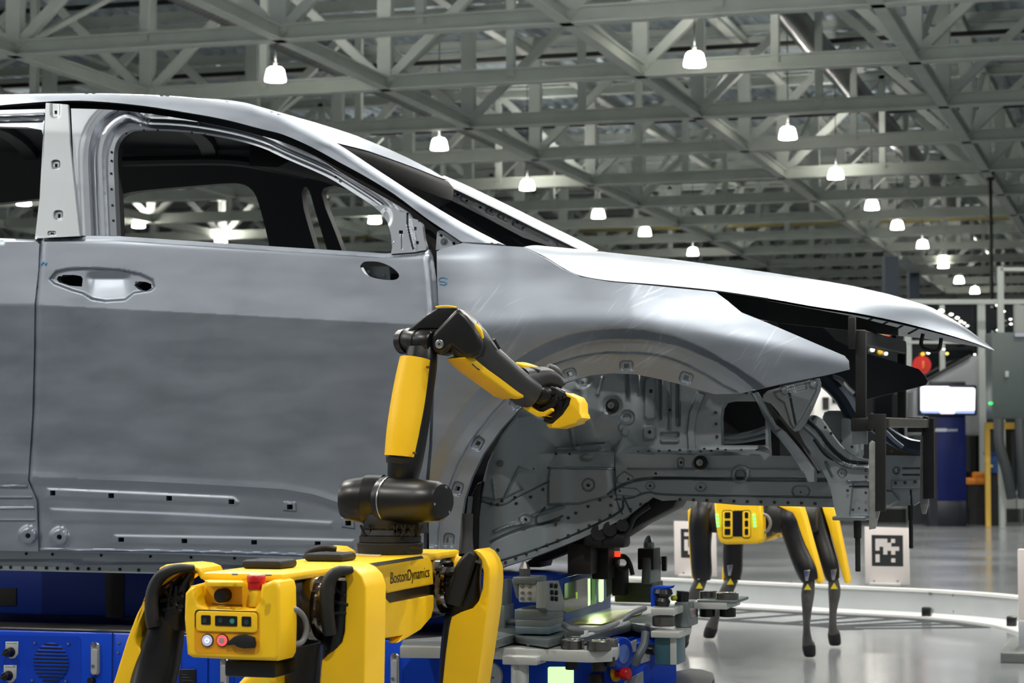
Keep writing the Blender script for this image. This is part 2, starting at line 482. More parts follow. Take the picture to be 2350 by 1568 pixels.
def f_step(P, dep, edge=4):
    def f(x, y):
        d = dline(P, x, y, True); d = np.where(pip(P, x, y), -d, d); return dep * (1 - ss(-edge / 2, edge / 2, d))
    A = np.array(P); return (f, (*(A.min(0) - edge), *(A.max(0) + edge)), max(1.2, edge * .3), list(P) + [P[0]], edge * 2)
def f_ref(P, wd, r):      # no offset, only finer points along a line
    A = np.array(P); return (lambda x, y: np.zeros(len(x)), (*(A.min(0) - wd), *(A.max(0) + wd)), r, list(P), wd)
def sq(cx, cy, a, b=None, rot=0):
    b = b or a; c, s = math.cos(math.radians(rot)), math.sin(math.radians(rot))
    return [(cx + u * c - v * s, cy + u * s + v * c) for u, v in ((-a / 2, -b / 2), (a / 2, -b / 2), (a / 2, b / 2), (-a / 2, b / 2))]
def ring(cx, cy, r, n=12): return [(cx + r * math.cos(2 * math.pi * k / n), cy + r * math.sin(2 * math.pi * k / n)) for k in range(n)]

def dens(P, res):
    out = []; n = len(P)
    for i in range(n):
        a = P[i]; b = P[(i + 1) % n]; k = max(1, int(math.hypot(b[0] - a[0], b[1] - a[1]) / res))
        for j in range(k): out.append((a[0] + (b[0] - a[0]) * j / k, a[1] + (b[1] - a[1]) * j / k))
    return out
def panel(name, P, Y, m, parent, holes=(), feats=(), res=12, hem=.006, smooth=40, kind=None, label=None, lines=()):
    P = dens(P, res); loops = [P] + [dens(h, res) for h in holes]
    A = np.array(P); x0, y0 = A.min(0); x1, y1 = A.max(0)
    gx, gy = np.meshgrid(np.arange(x0, x1 + res, res), np.arange(y0, y1 + res, res))
    gx = gx.astype(float); gx[1::2] += res / 2
    gx = gx.ravel(); gy = gy.ravel()
    for f in feats:       # finer points where the stamping is fine
        bx0, by0, bx1, by1 = f[1]; r = f[2]
        keep = np.ones(len(gx), bool)
        if len(f) > 3:
            fx, fy = np.meshgrid(np.arange(bx0, bx1 + r, r), np.arange(by0, by1 + r, r)); fx = fx.ravel(); fy = fy.ravel()
            near = dline(f[3], fx, fy) < f[4] * .75; fx = fx[near]; fy = fy[near]
            inb = (gx > bx0) & (gx < bx1) & (gy > by0) & (gy < by1); idx = np.where(inb)[0]
            if len(idx): keep[idx[dline(f[3], gx[idx], gy[idx]) < f[4] * .75]] = False
        else:
            fx, fy = np.meshgrid(np.arange(bx0, bx1 + r, r), np.arange(by0, by1 + r, r)); fx = fx.ravel(); fy = fy.ravel()
            keep = ~((gx > bx0) & (gx < bx1) & (gy > by0) & (gy < by1))
        gx = np.concatenate([gx[keep], fx + .013]); gy = np.concatenate([gy[keep], fy + .017])
    ok = pip(P, gx, gy); gx = gx[ok]; gy = gy[ok]
    dmin = dline(P, gx, gy, True); ok = dmin > min(1.2, res * .3)
    for h in loops[1:]:
        ok &= ~pip(h, gx, gy); ok &= dline(h, gx, gy, True) > .8
    gx = gx[ok]; gy = gy[ok]
    LN = []
    for l in lines:       # crease lines: kept as exact mesh edges
        l2 = []
        for k in range(len(l) - 1):
            n = max(1, int(math.hypot(l[k + 1][0] - l[k][0], l[k + 1][1] - l[k][1]) / min(res, 6)))
            l2 += [(l[k][0] + (l[k + 1][0] - l[k][0]) * j / n, l[k][1] + (l[k + 1][1] - l[k][1]) * j / n) for j in range(n)]
        l2.append(l[-1]); A2 = np.array(l2); okl = pip(P, A2[:, 0], A2[:, 1]) & (dline(P, A2[:, 0], A2[:, 1], True) > 1.0)
        for h in loops[1:]: okl &= ~pip(h, A2[:, 0], A2[:, 1]) & (dline(h, A2[:, 0], A2[:, 1], True) > 1.0)
        run = []
        for q, k_ in zip(l2, okl):
            if k_: run.append(q)
            else:
                if len(run) > 1: LN.append(run)
                run = []
        if len(run) > 1: LN.append(run)
    for l in LN:
        far_ = dline(l, gx, gy) > 1.3; gx = gx[far_]; gy = gy[far_]
    vs = [Vector(p) for lp in loops for p in lp]; ed = []; o = 0
    for lp in loops:
        n = len(lp); ed += [(o + i, o + (i + 1) % n) for i in range(n)]; o += n
    for l in LN:
        vs += [Vector(q) for q in l]; ed += [(o + i, o + i + 1) for i in range(len(l) - 1)]; o += len(l)
    nb = o
    vs += [Vector((a, b)) for a, b in zip(gx, gy)]
    rv, re, rf, ov, oe, of = delaunay_2d_cdt(vs, ed, [], 0, 1e-4)
    V = np.array([(v.x, v.y) for v in rv]); T = np.array([f for f in rf if len(f) == 3])
    C = V[T].mean(1); ok = pip(P, C[:, 0], C[:, 1])
    for h in loops[1:]: ok &= ~pip(h, C[:, 0], C[:, 1])
    T = T[ok]
    px, py = V[:, 0], V[:, 1]
    Yv = Y(px, py) if callable(Y) else np.full(len(px), float(Y))
    for f in feats: Yv = Yv + f[0](px, py)
    W3 = PYn(px, py, Yv)
    a, b, c = W3[T[:, 0]], W3[T[:, 1]], W3[T[:, 2]]
    nr = np.cross(b - a, c - a); fl_ = nr[:, 1] > 0; T[fl_] = T[fl_][:, ::-1]
    mb = MB(); mb.v = [tuple(p) for p in W3]; mb.f = [tuple(int(i) for i in t) for t in T]
    if hem:
        cnt = {}
        for t in mb.f:
            for i in range(3):
                e = (t[i], t[(i + 1) % 3]); cnt[e] = cnt.get(e, 0) + 1
        back = {}
        for (i, j) in list(cnt):
            if (j, i) in cnt: continue
            for k in (i, j):
                if k not in back:
                    back[k] = len(mb.v); v = mb.v[k]; mb.v.append((v[0], v[1] + hem, v[2]))
            mb.f.append((j, i, back[i], back[j]))
    return obj(name, mb, m, parent, smooth, kind=kind, label=label)
def discs(name, pts, r, Y, m, parent, dep=.004, seg=10, kind='stuff'):
    mb = MB()
    for (a, b) in pts:
        y = Y(np.array([a * 1.0]), np.array([b * 1.0]))[0] if callable(Y) else Y
        p = PY(a, b, y); R = r * (p - CAM).dot(c_h) / FPX
        mb.lathe([(R, 0), (R * .92, .7), (R * .6, 1)], p + Vector((0, .002, 0)), p - Vector((0, dep, 0)), seg)
    return obj(name, mb, m, parent, kind=kind)

YC = 6.25
_cx = [80, 940, 1100, 1300, 1450, 1610, 1800, 1950]; _cy = [700, 745, 744, 735, 737, 764, 802, 836]
def sm1(xs, ys, sig):
    g = np.arange(xs[0] - 3 * sig, xs[-1] + 3 * sig, 1.0); v = np.interp(g, xs, ys)
    k = np.exp(-.5 * (np.arange(-3 * sig, 3 * sig + 1) / sig) ** 2); k /= k.sum()
    vp = np.pad(v, len(k) // 2, mode='edge'); return g, np.convolve(vp, k, 'valid')[:len(g)]
_ug, _uv = sm1([100, 210, 300, 420, 545, 640, 700, 720], [.42, .33, .20, .11, -.006, -.0235, -.036, -.0405], 5)
_lg, _lv = sm1([680, 700, 900, 1040, 1100, 1300, 1500], [-.0385, -.037, -.016, -.004, -.001, .0, .02], 5)
_lv = _lv + (np.interp(700, _ug, _uv) - np.interp(700, _lg, _lv))
_sg, _sv = sm1([100, 210, 300, 420, 545, 620, 700, 770, 900, 1000, 1090, 1300, 1500], [.42, .33, .20, .10, .036, .012, -.034, -.022, .008, .014, .012, .01, .02], 18)
def Yside(px, py):
    px = np.asarray(px, float); py = np.asarray(py, float)
    cr = np.interp(px, _cx, _cy)
    q = 700 + (py - cr)
    sharp = np.where(q < 700, np.interp(q, _ug, _uv), np.interp(q, _lg, _lv))
    soft = np.interp(q, _sg, _sv)
    k = ss(960, 1180, px)
    y = YC + sharp * (1 - k) + soft * k
    y = y + .10 * np.clip((px - 1350) / 600, 0, 2) ** 2
    return y

car = thing('car_body', 'bare metal sport utility car body without glass or wheels on the blue carrier', 'car', tuple(PY(900, 1300, 7.2)))

# -------- body side: roof rail and A pillar skin
A_low = sm([(-60, 248), (40, 238), (155, 231), (240, 234), (330, 243), (420, 257), (510, 273), (600, 296), (650, 309), (714, 337), (778, 372), (842, 407), (905, 446), (969, 494), (1001, 516), (1059, 555)], 3)
A_up = sm([(1150, 560), (1050, 508), (950, 448), (850, 383), (760, 324), (690, 288), (640, 262), (600, 250), (560, 238), (420, 222), (270, 215), (130, 215), (0, 217), (-60, 219)], 3)
def Yrail(px, py):
    y = Yside(px, py)
    up = np.array([(a, b) for a, b in A_up]); o = np.argsort(up[:, 0])
    d = py - np.interp(px, up[o, 0], up[o, 1])
    return y + .025 * np.clip(1 - d / 22, 0, 1) ** 2
panel('roof_rail', A_low + A_up, Yrail, M_body, car, res=7, hem=.05, feats=[f_ref(A_up, 34, 3)])
# dark inner ring of the door aperture
C_open = sm([(268, 541), (264, 450), (261, 375), (263, 340), (273, 317), (292, 302), (318, 297), (420, 301), (525, 318), (600, 339), (650, 362), (746, 404), (803, 438), (854, 471), (873, 487), (889, 510), (897, 538), (899, 567), (897, 584)], 3)
inner_out = [(-60, 240)] + [(a, b - 8) for a, b in A_low if a > 0] + [(1062, 566), (1004, 600), (985, 600), (900, 600)]
inn = inner_out + [(a + 3, b - 3) for a, b in C_open[::-1]] + [(266, 560), (100, 560), (104, 300), (60, 285), (-60, 282)]
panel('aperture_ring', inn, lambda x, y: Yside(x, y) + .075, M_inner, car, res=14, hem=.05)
# front door window frame with its ridges
B_out = sm([(163, 249), (270, 253), (390, 268), (510, 290), (600, 312), (650, 327), (714, 356), (778, 395), (842, 433), (905, 468), (937, 488)], 3)
fr = B_out + [(873, 487)][::-1] + C_open[:-13][::-1]
fr = B_out + [p for p in C_open[::-1] if p[1] < 487 or p[0] < 400] + [(176, 541)]
def f_frame(x, y):
    d = dline(C_open, x, y); lf = ss(345, 285, x) if False else 1 - ss(285, 345, x)
    d = d / (1 + 1.35 * lf)
    return np.interp(d, [0, 9, 11.5, 15, 18, 22, 25, 30, 34, 60], [.05, .047, .02, .018, .04, .04, .012, .008, .0, .0])
def offs(P, d):
    out = []
    for k in range(len(P)):
        a = P[max(0, k - 1)]; b = P[min(len(P) - 1, k + 1)]; L = math.hypot(b[0] - a[0], b[1] - a[1]) + 1e-9
        x, y = P[k]; q = min(max((x - 285) / 60, 0), 1); lf = 1 - q * q * (3 - 2 * q); D = d * (1 + 1.35 * lf)
        out.append((x + (b[1] - a[1]) / L * D, y - (b[0] - a[0]) / L * D))
    return out
panel('door_frame', fr, lambda x, y: Yside(x, y) + .004 + f_frame(x, y), M_bright, car, res=3.2, hem=.03, lines=[offs([p for p in C_open if p[1] < 500 or p[0] < 400], d) for d in (9, 11.5, 15, 18, 22, 25)])
discs('frame_welds', [(256, 349), (256, 369), (255, 398), (256, 434), (258, 471), (260, 506), (290, 306), (330, 299), (362, 299), (440, 304), (470, 309)], 2.6, lambda x, y: Yside(x, y) + .05, M_hole, car)
discs('frame_holes', [(295, 260), (457, 285), (615, 332), (770, 405), (866, 462), (925, 500), (905, 480)], 3.6, lambda x, y: Yside(x, y) + .03, M_hole, car)
# B pillar applique
bp = [(105, 236), (155, 240), (160, 330), (170, 430), (182, 542), (85, 547), (90, 470), (98, 380)]
panel('pillar_cover', bp, lambda x, y: Yside(x, y) - .006, mat('satin pillar steel', (150, 155, 159), .5, .9), car, res=5, hem=.012,
      holes=[sq(128, 258, 6, 8), sq(129, 380, 6, 8), sq(136, 496, 6, 9), sq(120, 536, 8, 4)],
      feats=[f_rr(127, 252, 20, 36, .01, 4), f_rr(128, 378, 19, 19, .01, 4), f_rr(134, 494, 20, 20, .01, 4), f_rr(119, 536, 18, 9, .006, 3)])
# rear door frame
rf_ = [(-60, 254), (104, 250), (98, 330), (90, 470), (85, 549), (80, 549), (97, 400), (100, 312), (95, 298), (60, 292), (-60, 289)]
panel('rear_door_frame', rf_, lambda x, y: Yside(x, y) + .01, M_bright, car, res=5, hem=.04, feats=[f_bead([(-60, 268), (100, 263)], 10, -.015), f_bead([(-60, 282), (97, 279)], 6, .012)])

def _cup(x, y):
    u = np.clip((x - 250) / 56, -1, 1); top = 622; bot = 690
    v = np.clip((y - top) / (bot - top), 0, 1)
    side = (1 - ss(.55, 1.0, np.abs(u))); prof = ss(0, .3, v) * (1 - v) ** 1.3
    return np.where((y > top) & (y < bot), .016 * side * prof, 0.0)
f_cup = (_cup, (190, 616, 310, 694), 2.2)
# -------- front door skin
L_low = [(-60, 1099), (67, 1101), (180, 1105), (325, 1110), (506, 1119), (651, 1128), (720, 1140), (788, 1162), (850, 1195), (900, 1235), (930, 1272), (990, 1330)]
_lx = [a for a, b in L_low]; _ly = [b for a, b in L_low]
def Ydoor(px, py):
    y = Yside(px, py); dv = py - np.interp(px, _lx, _ly)
    y = y + np.interp(dv, [-60, -20, -5, 14, 18, 300], [0, -.002, -.005, .012, .013, .012])
    belt = np.interp(px, [95, 270, 420, 650, 778, 886, 950, 985], [543, 542, 552, 567, 575, 582, 578, 572])
    db = py - belt
    y = y + np.interp(db, [0, 9, 12, 30], [.012, .010, .0, 0])
    return y
def Yfd(px, py):
    left = np.interp(py, [543, 600, 700, 800, 950, 1105, 1150, 1266], [95, 88, 80, 79, 75, 65, 86, 90])
    d = px - left
    right = np.interp(py, [572, 640, 700, 1270], [985, 994, 998, 985])
    return Ydoor(px, py) + .016 * np.clip(1 - d / 16, 0, 1) ** 2 + .016 * np.clip(1 - (right - px) / 18, 0, 1) ** 2 * (py < 800)
fdoor = [(95, 543), (180, 541), (270, 542), (420, 552), (650, 567), (778, 575), (886, 582), (950, 578), (985, 572), (994, 640), (998, 700), (998, 760), (995, 830), (990, 881), (985, 1024), (977, 1105), (975, 1180), (970, 1292), (700, 1284), (400, 1272), (90, 1266), (88, 1180), (84, 1145), (74, 1122), (65, 1105), (71, 1020), (75, 950), (79, 800), (80, 700), (88, 600)]
handle = [(115, 641), (128, 624), (156, 618), (196, 616), (272, 620), (322, 630), (350, 643), (354, 659), (346, 666), (307, 672), (287, 688), (242, 691), (212, 686), (191, 673), (166, 666), (126, 651)]
h_left = [(130, 641), (134, 634), (142, 634), (144, 631), (170, 631), (186, 634), (190, 640), (188, 658), (158, 656), (142, 650), (136, 649)]
h_right = [(308, 655), (320, 646), (335, 647), (347, 652), (348, 661), (336, 668), (318, 665)]
mirror_hole = sm([(826, 612), (834, 602), (850, 600), (872, 602), (898, 613), (915, 629), (912, 640), (895, 643), (862, 639), (838, 630), (826, 612)], 3)[:-1]
sqs = [sq(121, 1132, 12, 11), sq(255, 1138, 13, 11), sq(388, 1144, 13, 11), sq(531, 1152, 13, 11), sq(665, 1164, 13, 11), sq(799, 1201, 13, 11), sq(278, 1239, 13, 10), sq(423, 1242, 13, 10), sq(583, 1245, 13, 10), sq(729, 1248, 13, 10), ring(136, 1233, 6)]
def shift(l, dy): return [(a, b + dy) for a, b in l]
BELT = [(95, 543), (270, 542), (420, 552), (650, 567), (778, 575), (886, 582), (950, 578), (985, 572)]
LL = sm([p for p in L_low if p[0] > 0], 1)
door = panel('front_door', fdoor, Yfd, M_body, car, res=7, hem=.03, lines=[[(60, 699), (80, 700), (940, 745), (1010, 745)], shift(BELT, 9), shift(BELT, 12), shift(LL, -5), shift(LL, 14), shift(LL, 18)], holes=[h_left, h_right, mirror_hole] + sqs,
    feats=[f_ref([(95, 549), (270, 548), (420, 558), (650, 573), (778, 581), (886, 588), (950, 584), (982, 578)], 20, 2.6), f_ref([(82, 700), (940, 745)], 16, 2.6), f_ref([p for p in L_low if 60 < p[0] < 940], 28, 3.2), f_step(handle, .010, 7), f_cup, f_rr(313, 650, 5, 5, .004, 2),
           f_step([(108, 1121), (380, 1134), (536, 1141), (548, 1153), (540, 1160), (380, 1153), (108, 1143)], -.004, 8),
           f_step([(114, 1168), (420, 1180), (762, 1199), (762, 1212), (420, 1202), (120, 1198)], -.003, 9),
           f_step([(262, 1229), (560, 1234), (812, 1240), (812, 1254), (560, 1255), (264, 1249)], -.003, 8),
           f_step([(652, 1152), (678, 1154), (680, 1174), (650, 1172)], -.006, 4), f_step([(786, 1189), (812, 1193), (814, 1214), (784, 1210)], -.006, 4),
           f_el(136, 1233, 20, 20, -.012, 9), f_bead([(90, 1262), (500, 1268), (960, 1284)], 8, -.006)])
hm = MB()
for hx, hy, s in ((312, 646, 3), (308, 662, 3)): hm.cyl(PY(hx, hy, YC - .01), PY(hx, hy, YC + .02), .004, seg=10)
obj('handle_hole', hm, M_hole, door, kind='stuff')
# inside of the door seen through the openings
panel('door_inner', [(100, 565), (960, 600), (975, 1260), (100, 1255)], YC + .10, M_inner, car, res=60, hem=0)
mp = MB(); mp.prism([PY(a, b, YC + .05) for a, b in ((838, 612), (893, 611), (896, 643), (846, 637))], (0, .004, 0)); 
mir = obj('mirror_bracket', mp, M_body2, car)
mb_ = MB(); mb_.cyl(PY(845, 624, YC + .05), PY(845, 624, YC + .044), .006, seg=12); mb_.cyl(PY(880, 632, YC + .05), PY(880, 632, YC + .044), .005, seg=12); mb_.box(PY(853, 634, YC + .046), (.022, .003, .004)); obj('bracket_bolt', mb_, M_bright, mir, kind='stuff')
# -------- rear door skin
rdoor = [(-60, 545), (90, 550), (88, 620), (79, 700), (78, 800), (74, 950), (64, 1103), (72, 1122), (84, 1150), (88, 1266), (-60, 1263)]
panel('rear_door', rdoor, lambda x, y: Ydoor(x, y) + .008, M_body, car, res=10, lines=[[(-70, 700), (80, 700), (120, 702)]], hem=.03, holes=[ring(64, 1230, 6)],
      feats=[f_bead([(-60, 1115), (60, 1117)], 8, -.008), f_bead([(-60, 1142), (72, 1142)], 7, -.006), f_bead([(-60, 1166), (76, 1167)], 7, -.005), f_bead([(-60, 1194), (78, 1194)], 7, -.005), f_el(64, 1230, 20, 20, -.012, 9)])
panel('rear_door_inner', [(-60, 560), (70, 565), (75, 1255), (-60, 1250)], YC + .10, M_inner, car, res=80, hem=0)
# -------- sill with welded flange
panel('sill', [(-60, 1255), (500, 1262), (1060, 1285), (1056, 1334), (700, 1328), (440, 1319), (200, 1314), (-60, 1308)],
      lambda x, y: YC + .045 + np.interp(y - (1285 + .025 * x), [-40, -2, 3, 60], [0, 0, .02, .02]), M_body2, car, res=7, hem=.01)
discs('sill_welds', [(x, 1300 + .026 * x + (x * 7 % 5) * .5) for x in (2, 24, 52, 81, 106, 131, 154, 178, 203, 228, 275, 318, 365, 466, 499, 560, 640)], 4, YC + .064, M_hole, car, dep=.003)
discs('sill_holes', [(x, 1270 + .022 * x) for x in (60, 120, 232, 345, 438, 538, 635)], 3.5, YC + .044, M_hole, car, dep=.003)

# -------- mirror sail and hinge pillar bits
sail = [(857, 474), (880, 470), (937, 489), (944, 500), (962, 506), (969, 516), (973, 548), (979, 568), (977, 574), (950, 579), (897, 583), (900, 567), (897, 538), (889, 510), (873, 487)]
panel('mirror_sail', sail, lambda x, y: Yside(x, y) + .004, M_bright, car, res=3.5, hem=.02,
      holes=[sq(920, 533, 9, 8), sq(953, 525, 6, 8), sq(958, 557, 6, 7), ring(962, 508, 3, 8)],
      feats=[f_bead([(935, 490), (936, 520), (948, 572)], 5, .012), f_bead([(942, 505), (950, 540), (952, 570)], 5, -.006), f_bead([(921, 540), (922, 572)], 4, .006), f_el(900, 556, 4, 4, -.003, 2), f_el(886, 500, 12, 20, .006, 6)])
tri = [(1003, 532), (1010, 528), (1020, 531), (1056, 553), (1050, 560), (1010, 573), (1000, 574)]
tb = panel('fender_bracket', tri, lambda x, y: Yside(x, y) + .03, M_bright, car, res=4, hem=.01, holes=[ring(1012, 541, 4), ring(1041, 559, 4)])
bl = MB(); p = PY(1020, 555, YC + .10); 
p = PY(1020, 555, float(Yside(np.array([1020.]), np.array([555.]))[0]) + .03)
bl.cyl(p, p - Vector((0, .006, 0)), .011, seg=16); bl.cyl(p - Vector((0, .005, 0)), p - Vector((0, .014, 0)), .0075, .0065, seg=6); obj('bolt', bl, M_bolt, car)
# black channel between door and fender
panel('hinge_pillar', [(985, 560), (1006, 560), (1014, 760), (1008, 900), (1000, 1290), (960, 1290), (965, 900)], YC + .06, M_inner, car, res=40, hem=0)

# -------- fender with arch
ARC_C = (1420, 1190)
def polar(P):
    A = np.array([(math.atan2(-(b - ARC_C[1]), a - ARC_C[0]) % (2 * math.pi), math.hypot(a - ARC_C[0], b - ARC_C[1])) for a, b in P])
    A[:, 0] = np.where(A[:, 0] > 5, A[:, 0] - 2 * math.pi, A[:, 0]); return A[np.argsort(A[:, 0])]
arc1 = polar([(958, 1250), (966, 1180), (985, 1080), (1020, 1000), (1065, 930), (1120, 873), (1183, 826), (1252, 785), (1329, 762), (1405, 754), (1507, 762), (1584, 785), (1660, 826), (1712, 857), (1760, 890), (1790, 930)])
arc2 = polar([(980, 1250), (986, 1200), (1005, 1110), (1040, 1030), (1085, 960), (1140, 900), (1215, 843), (1288, 806), (1354, 785), (1431, 780), (1533, 790), (1610, 816), (1686, 857), (1720, 884), (1760, 930)])
arc3 = polar([(1001, 1250), (1010, 1178), (1030, 1112), (1059, 1045), (1109, 972), (1169, 906), (1242, 846), (1300, 824), (1354, 811), (1431, 807), (1533, 818), (1610, 852), (1660, 882), (1691, 897), (1735, 940)])
arc4 = [(1686, 904), (1640, 905), (1610, 897), (1559, 882), (1507, 869), (1456, 859), (1405, 857), (1354, 862), (1303, 877), (1245, 901), (1192, 939), (1149, 986), (1109, 1042), (1083, 1095), (1066, 1145), (1058, 1194), (1053, 1258)]
def Yfen(px, py):
    y = Yside(px, py)
    ph = np.arctan2(-(py - ARC_C[1]), px - ARC_C[0]); ph = np.where(ph < -1.2, ph + 2 * math.pi, ph)
    r = np.hypot(px - ARC_C[0], py - ARC_C[1])
    r1 = np.interp(ph, arc1[:, 0], arc1[:, 1]); r2 = np.interp(ph, arc2[:, 0], arc2[:, 1]); r3 = np.interp(ph, arc3[:, 0], arc3[:, 1])
    amp = np.interp(ph, [0, .35, .6, 2.3, 2.75, 3.3], [.6, 1, 1, 1, .35, .3])
    o = np.zeros_like(r)
    t = np.clip((r1 - r) / np.maximum(r1 - r2, 2), 0, 1); o += .034 * t * amp
    o += np.interp(r3 - r, [-4, 0, 5, 8, 100], [0, 0, .009, .011, .012])
    return y + o
fen = [(1002, 577), (1014, 571), (1060, 558), (1100, 561), (1199, 567), (1250, 592), (1290, 617), (1330, 635), (1400, 647), (1500, 656), (1640, 670), (1670, 692), (1700, 717), (1760, 741), (1830, 771), (1900, 801), (1936, 816), (1946, 828), (1948, 848), (1900, 860), (1800, 880), (1725, 897), (1700, 903)] + arc4 + [(1050, 1300), (986, 1298), (983, 1180), (985, 1105), (992, 1024), (997, 881), (1002, 830), (1006, 760), (1006, 700), (1003, 640)]
clips = [(1438, 840, 0), (1575, 867, 18), (1307, 858, -16), (1185, 925, -38), (1097, 1018, -60), (1050, 1122, -72), (1030, 1240, -85)]
def unpolar(A): return [(ARC_C[0] + r * math.cos(p), ARC_C[1] - r * math.sin(p)) for p, r in A]
cf = [f_ref(unpolar(arc1), 12, 3), f_ref(unpolar(arc2), 12, 3), f_ref(unpolar(arc3), 16, 2.6)]; ch = []
for a, b, r in clips:
    cf.append(f_rr(a, b, 30, 23, .012, 4, r)); ch.append(sq(a, b, 11, 10, r))
cf.append(f_rr(990, 1264, 26, 22, -.012, 5)); ch.append(sq(991, 1266, 12, 10))
fender = panel('front_fender', fen, Yfen, M_fender, car, res=8, lines=[unpolar(arc1), unpolar(arc2), unpolar(arc3), unpolar(arc3 - np.array([0, 5])), unpolar(arc3 - np.array([0, 8]))], hem=.02, holes=ch, feats=cf)
discs('fender_edge_bolts', [(1712, 900), (1730, 898)], 5, 6.40, M_hole, car)

# blue marker scribbles (letters on the bare metal)
def scribble(name, pts, par, Yf):
    t = MB(); P3 = []
    for a, b in pts: P3.append(PY(a, b, float(Yf(np.array([a * 1.]), np.array([b * 1.]))[0]) - .0012))
    t.tube(P3, .0014, 6, 5); return obj(name, t, M_blue_mark, par, label='blue marker scribble')
scribble('marker_letter', [(1026, 640), (1018, 637), (1009, 639), (1008, 645), (1018, 647), (1025, 650), (1020, 654), (1009, 652)], fender, Yfen)
scribble('marker_letter', [(92, 602), (95, 609), (100, 602), (104, 609), (107, 603)], door, Yfd)

# -------- hood: stations along the near edge, crowned across
HE = [(1201, 567, 6.60), (1225, 578, 6.53), (1252, 591, 6.46), (1291, 615, 6.39), (1331, 633, 6.36), (1400, 645, 6.345), (1500, 653, 6.35), (1640, 667, 6.375), (1763, 685, 6.41), (1865, 703, 6.48), (1967, 719, 6.59), (2069, 740, 6.74), (2171, 767, 6.92), (2230, 785, 7.05), (2265, 798, 7.13), (2281, 805, 7.19)]
HS = [(1195, 563), (1354, 576), (1559, 598), (1763, 626), (1916, 649), (2018, 672), (2120, 702), (2197, 743), (2238, 771), (2260, 787), (2281, 803)]
hsx = [a for a, b in HS]; hsy = [b for a, b in HS]
E3 = crom([PY(a, b, y) for a, b, y in HE], 5)
rings_t = []; rings_b = []
NV = 29
for e in E3:
    half = 7.2 - e.y; ys = e.y + max(.5 * half, .004); z = e.z + .05
    for _ in range(4):
        px, _y = PROJ((e.x, ys, z)); py = np.interp(px, hsx, hsy); z = PY(px, py, ys).z
    zs = max(z, e.z + .002)
    rt = []
    for k in range(NV):
        v = (k / (NV - 1)) * 2 - 1                       # -1 near edge, 0 centre, 1 far edge
        yy = 7.2 + (half) * math.copysign(abs(v) ** .8, v); dy = half - abs(yy - 7.2); s_ = min(dy / (ys - e.y), 1)
        extra = max(0, dy - (ys - e.y)) * .05
        rt.append(Vector((e.x, yy, e.z + (zs - e.z) * (1 - (1 - s_) ** 2.0) + .06 * dy * 0 + extra)))
    rings_t.append(rt)
hb = MB(); hb.loft(rings_t, cap=False, closed=False)
n = len(hb.v)
# hem fold along the near edge and the inner panel below
hood = obj('hood', hb, M_skin, car, smooth=60)
hi = MB()
rb = []
for r in rings_t:
    row = []; hw_ = min(1, (r[-1].y - r[0].y) / .9)
    for k, p in enumerate(r):
        v = (k / (NV - 1)) * 2 - 1; t = min(1, (1 - abs(v)) * 9)
        row.append(p + Vector((0, 0, (-.006 - .028 * t) * hw_ - .001)))
    rb.append(row)
hi.loft(rb, cap=False, closed=False)
hin = obj('hood_inner_panel', hi, M_body2, hood, smooth=60)
sl = MB()
for a, b in ((1985, 744), (2020, 752), (2052, 762), (2085, 770)):
    p = PY(a, b - 4, 6.80); q = PY(a + 22, b - 16, 7.0); sl.beam(p, q, .006, .004)
obj('hood_slots', sl, M_hole, hood, kind='stuff')
# latch loop and striker under the hood nose
lp = MB(); pts = [(2118, 766), (2114, 790), (2122, 801), (2145, 806), (2156, 800), (2160, 776)]
lp.tube([PY(a, b, 6.95) for a, b in pts], .0062, 8, 4); obj('hood_latch_loop', lp, M_rubber, hood)

sm_ = MB(); sm_.tube([PY(a, b + 1.5, y - .002) for a, b, y in HE[:9]], .0032, 6, 5); obj('hood_seam', sm_, M_hole, hood)
# -------- roof skin, header, cabin lining
RS = [(-300, 236), (600, 247), (730, 284), (830, 315), (930, 361), (985, 395), (1008, 411)]
rsx = [a for a, b in RS]; rsy = [b for a, b in RS]
def zroof(x):
    z = 2.2
    for _ in range(5):
        px, _y = PROJ((x, 7.25, z)); py = np.interp(px, rsx, rsy); z = PY(px, py, 7.25).z
    return z
def roof_pt(u, v, dz=0):
    xl = -2.74 + .27 * (1 - (2 * v - 1) ** 2); x = -6.2 + (xl + 6.2) * (1 - (1 - u) ** 1.6)
    return Vector((x, 6.62 + 1.32 * v, zroof(x) - .075 * abs(2 * v - 1) ** 2.2 + dz))
g = [[roof_pt(u / 24, v / 16) for v in range(17)] for u in range(25)]
rfm = MB(); rfm.loft(g, cap=False, closed=False); roof = obj('roof', rfm, M_skin, car, smooth=60)
g2 = [[roof_pt(u / 24, v / 16, -.05) for v in range(17)] for u in range(25)]
rl = MB(); rl.loft(g2, cap=False, closed=False); obj('roof_inner_panel', rl, M_inner, roof, smooth=60)
hd = MB(); rings = []
for v in range(17):
    p = roof_pt(1, v / 16); rings.append([p + Vector((0, 0, -.004)), p + Vector((.02, 0, -.03)), p + Vector((.015, 0, -.075)), p + Vector((-.06, 0, -.11)), p + Vector((-.16, 0, -.10)), p + Vector((-.16, 0, -.03))])
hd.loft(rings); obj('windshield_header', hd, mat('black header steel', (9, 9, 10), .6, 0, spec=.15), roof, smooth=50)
for u in (.35, .55, .75):
    bw = MB(); rings = []
    for v in range(13):
        p = roof_pt(u, v / 12, -.055); rings.append([p, p + Vector((.08, 0, 0)), p + Vector((.07, 0, -.025)), p + Vector((.01, 0, -.025))])
    bw.loft(rings); obj('roof_bow', bw, M_inner, roof)
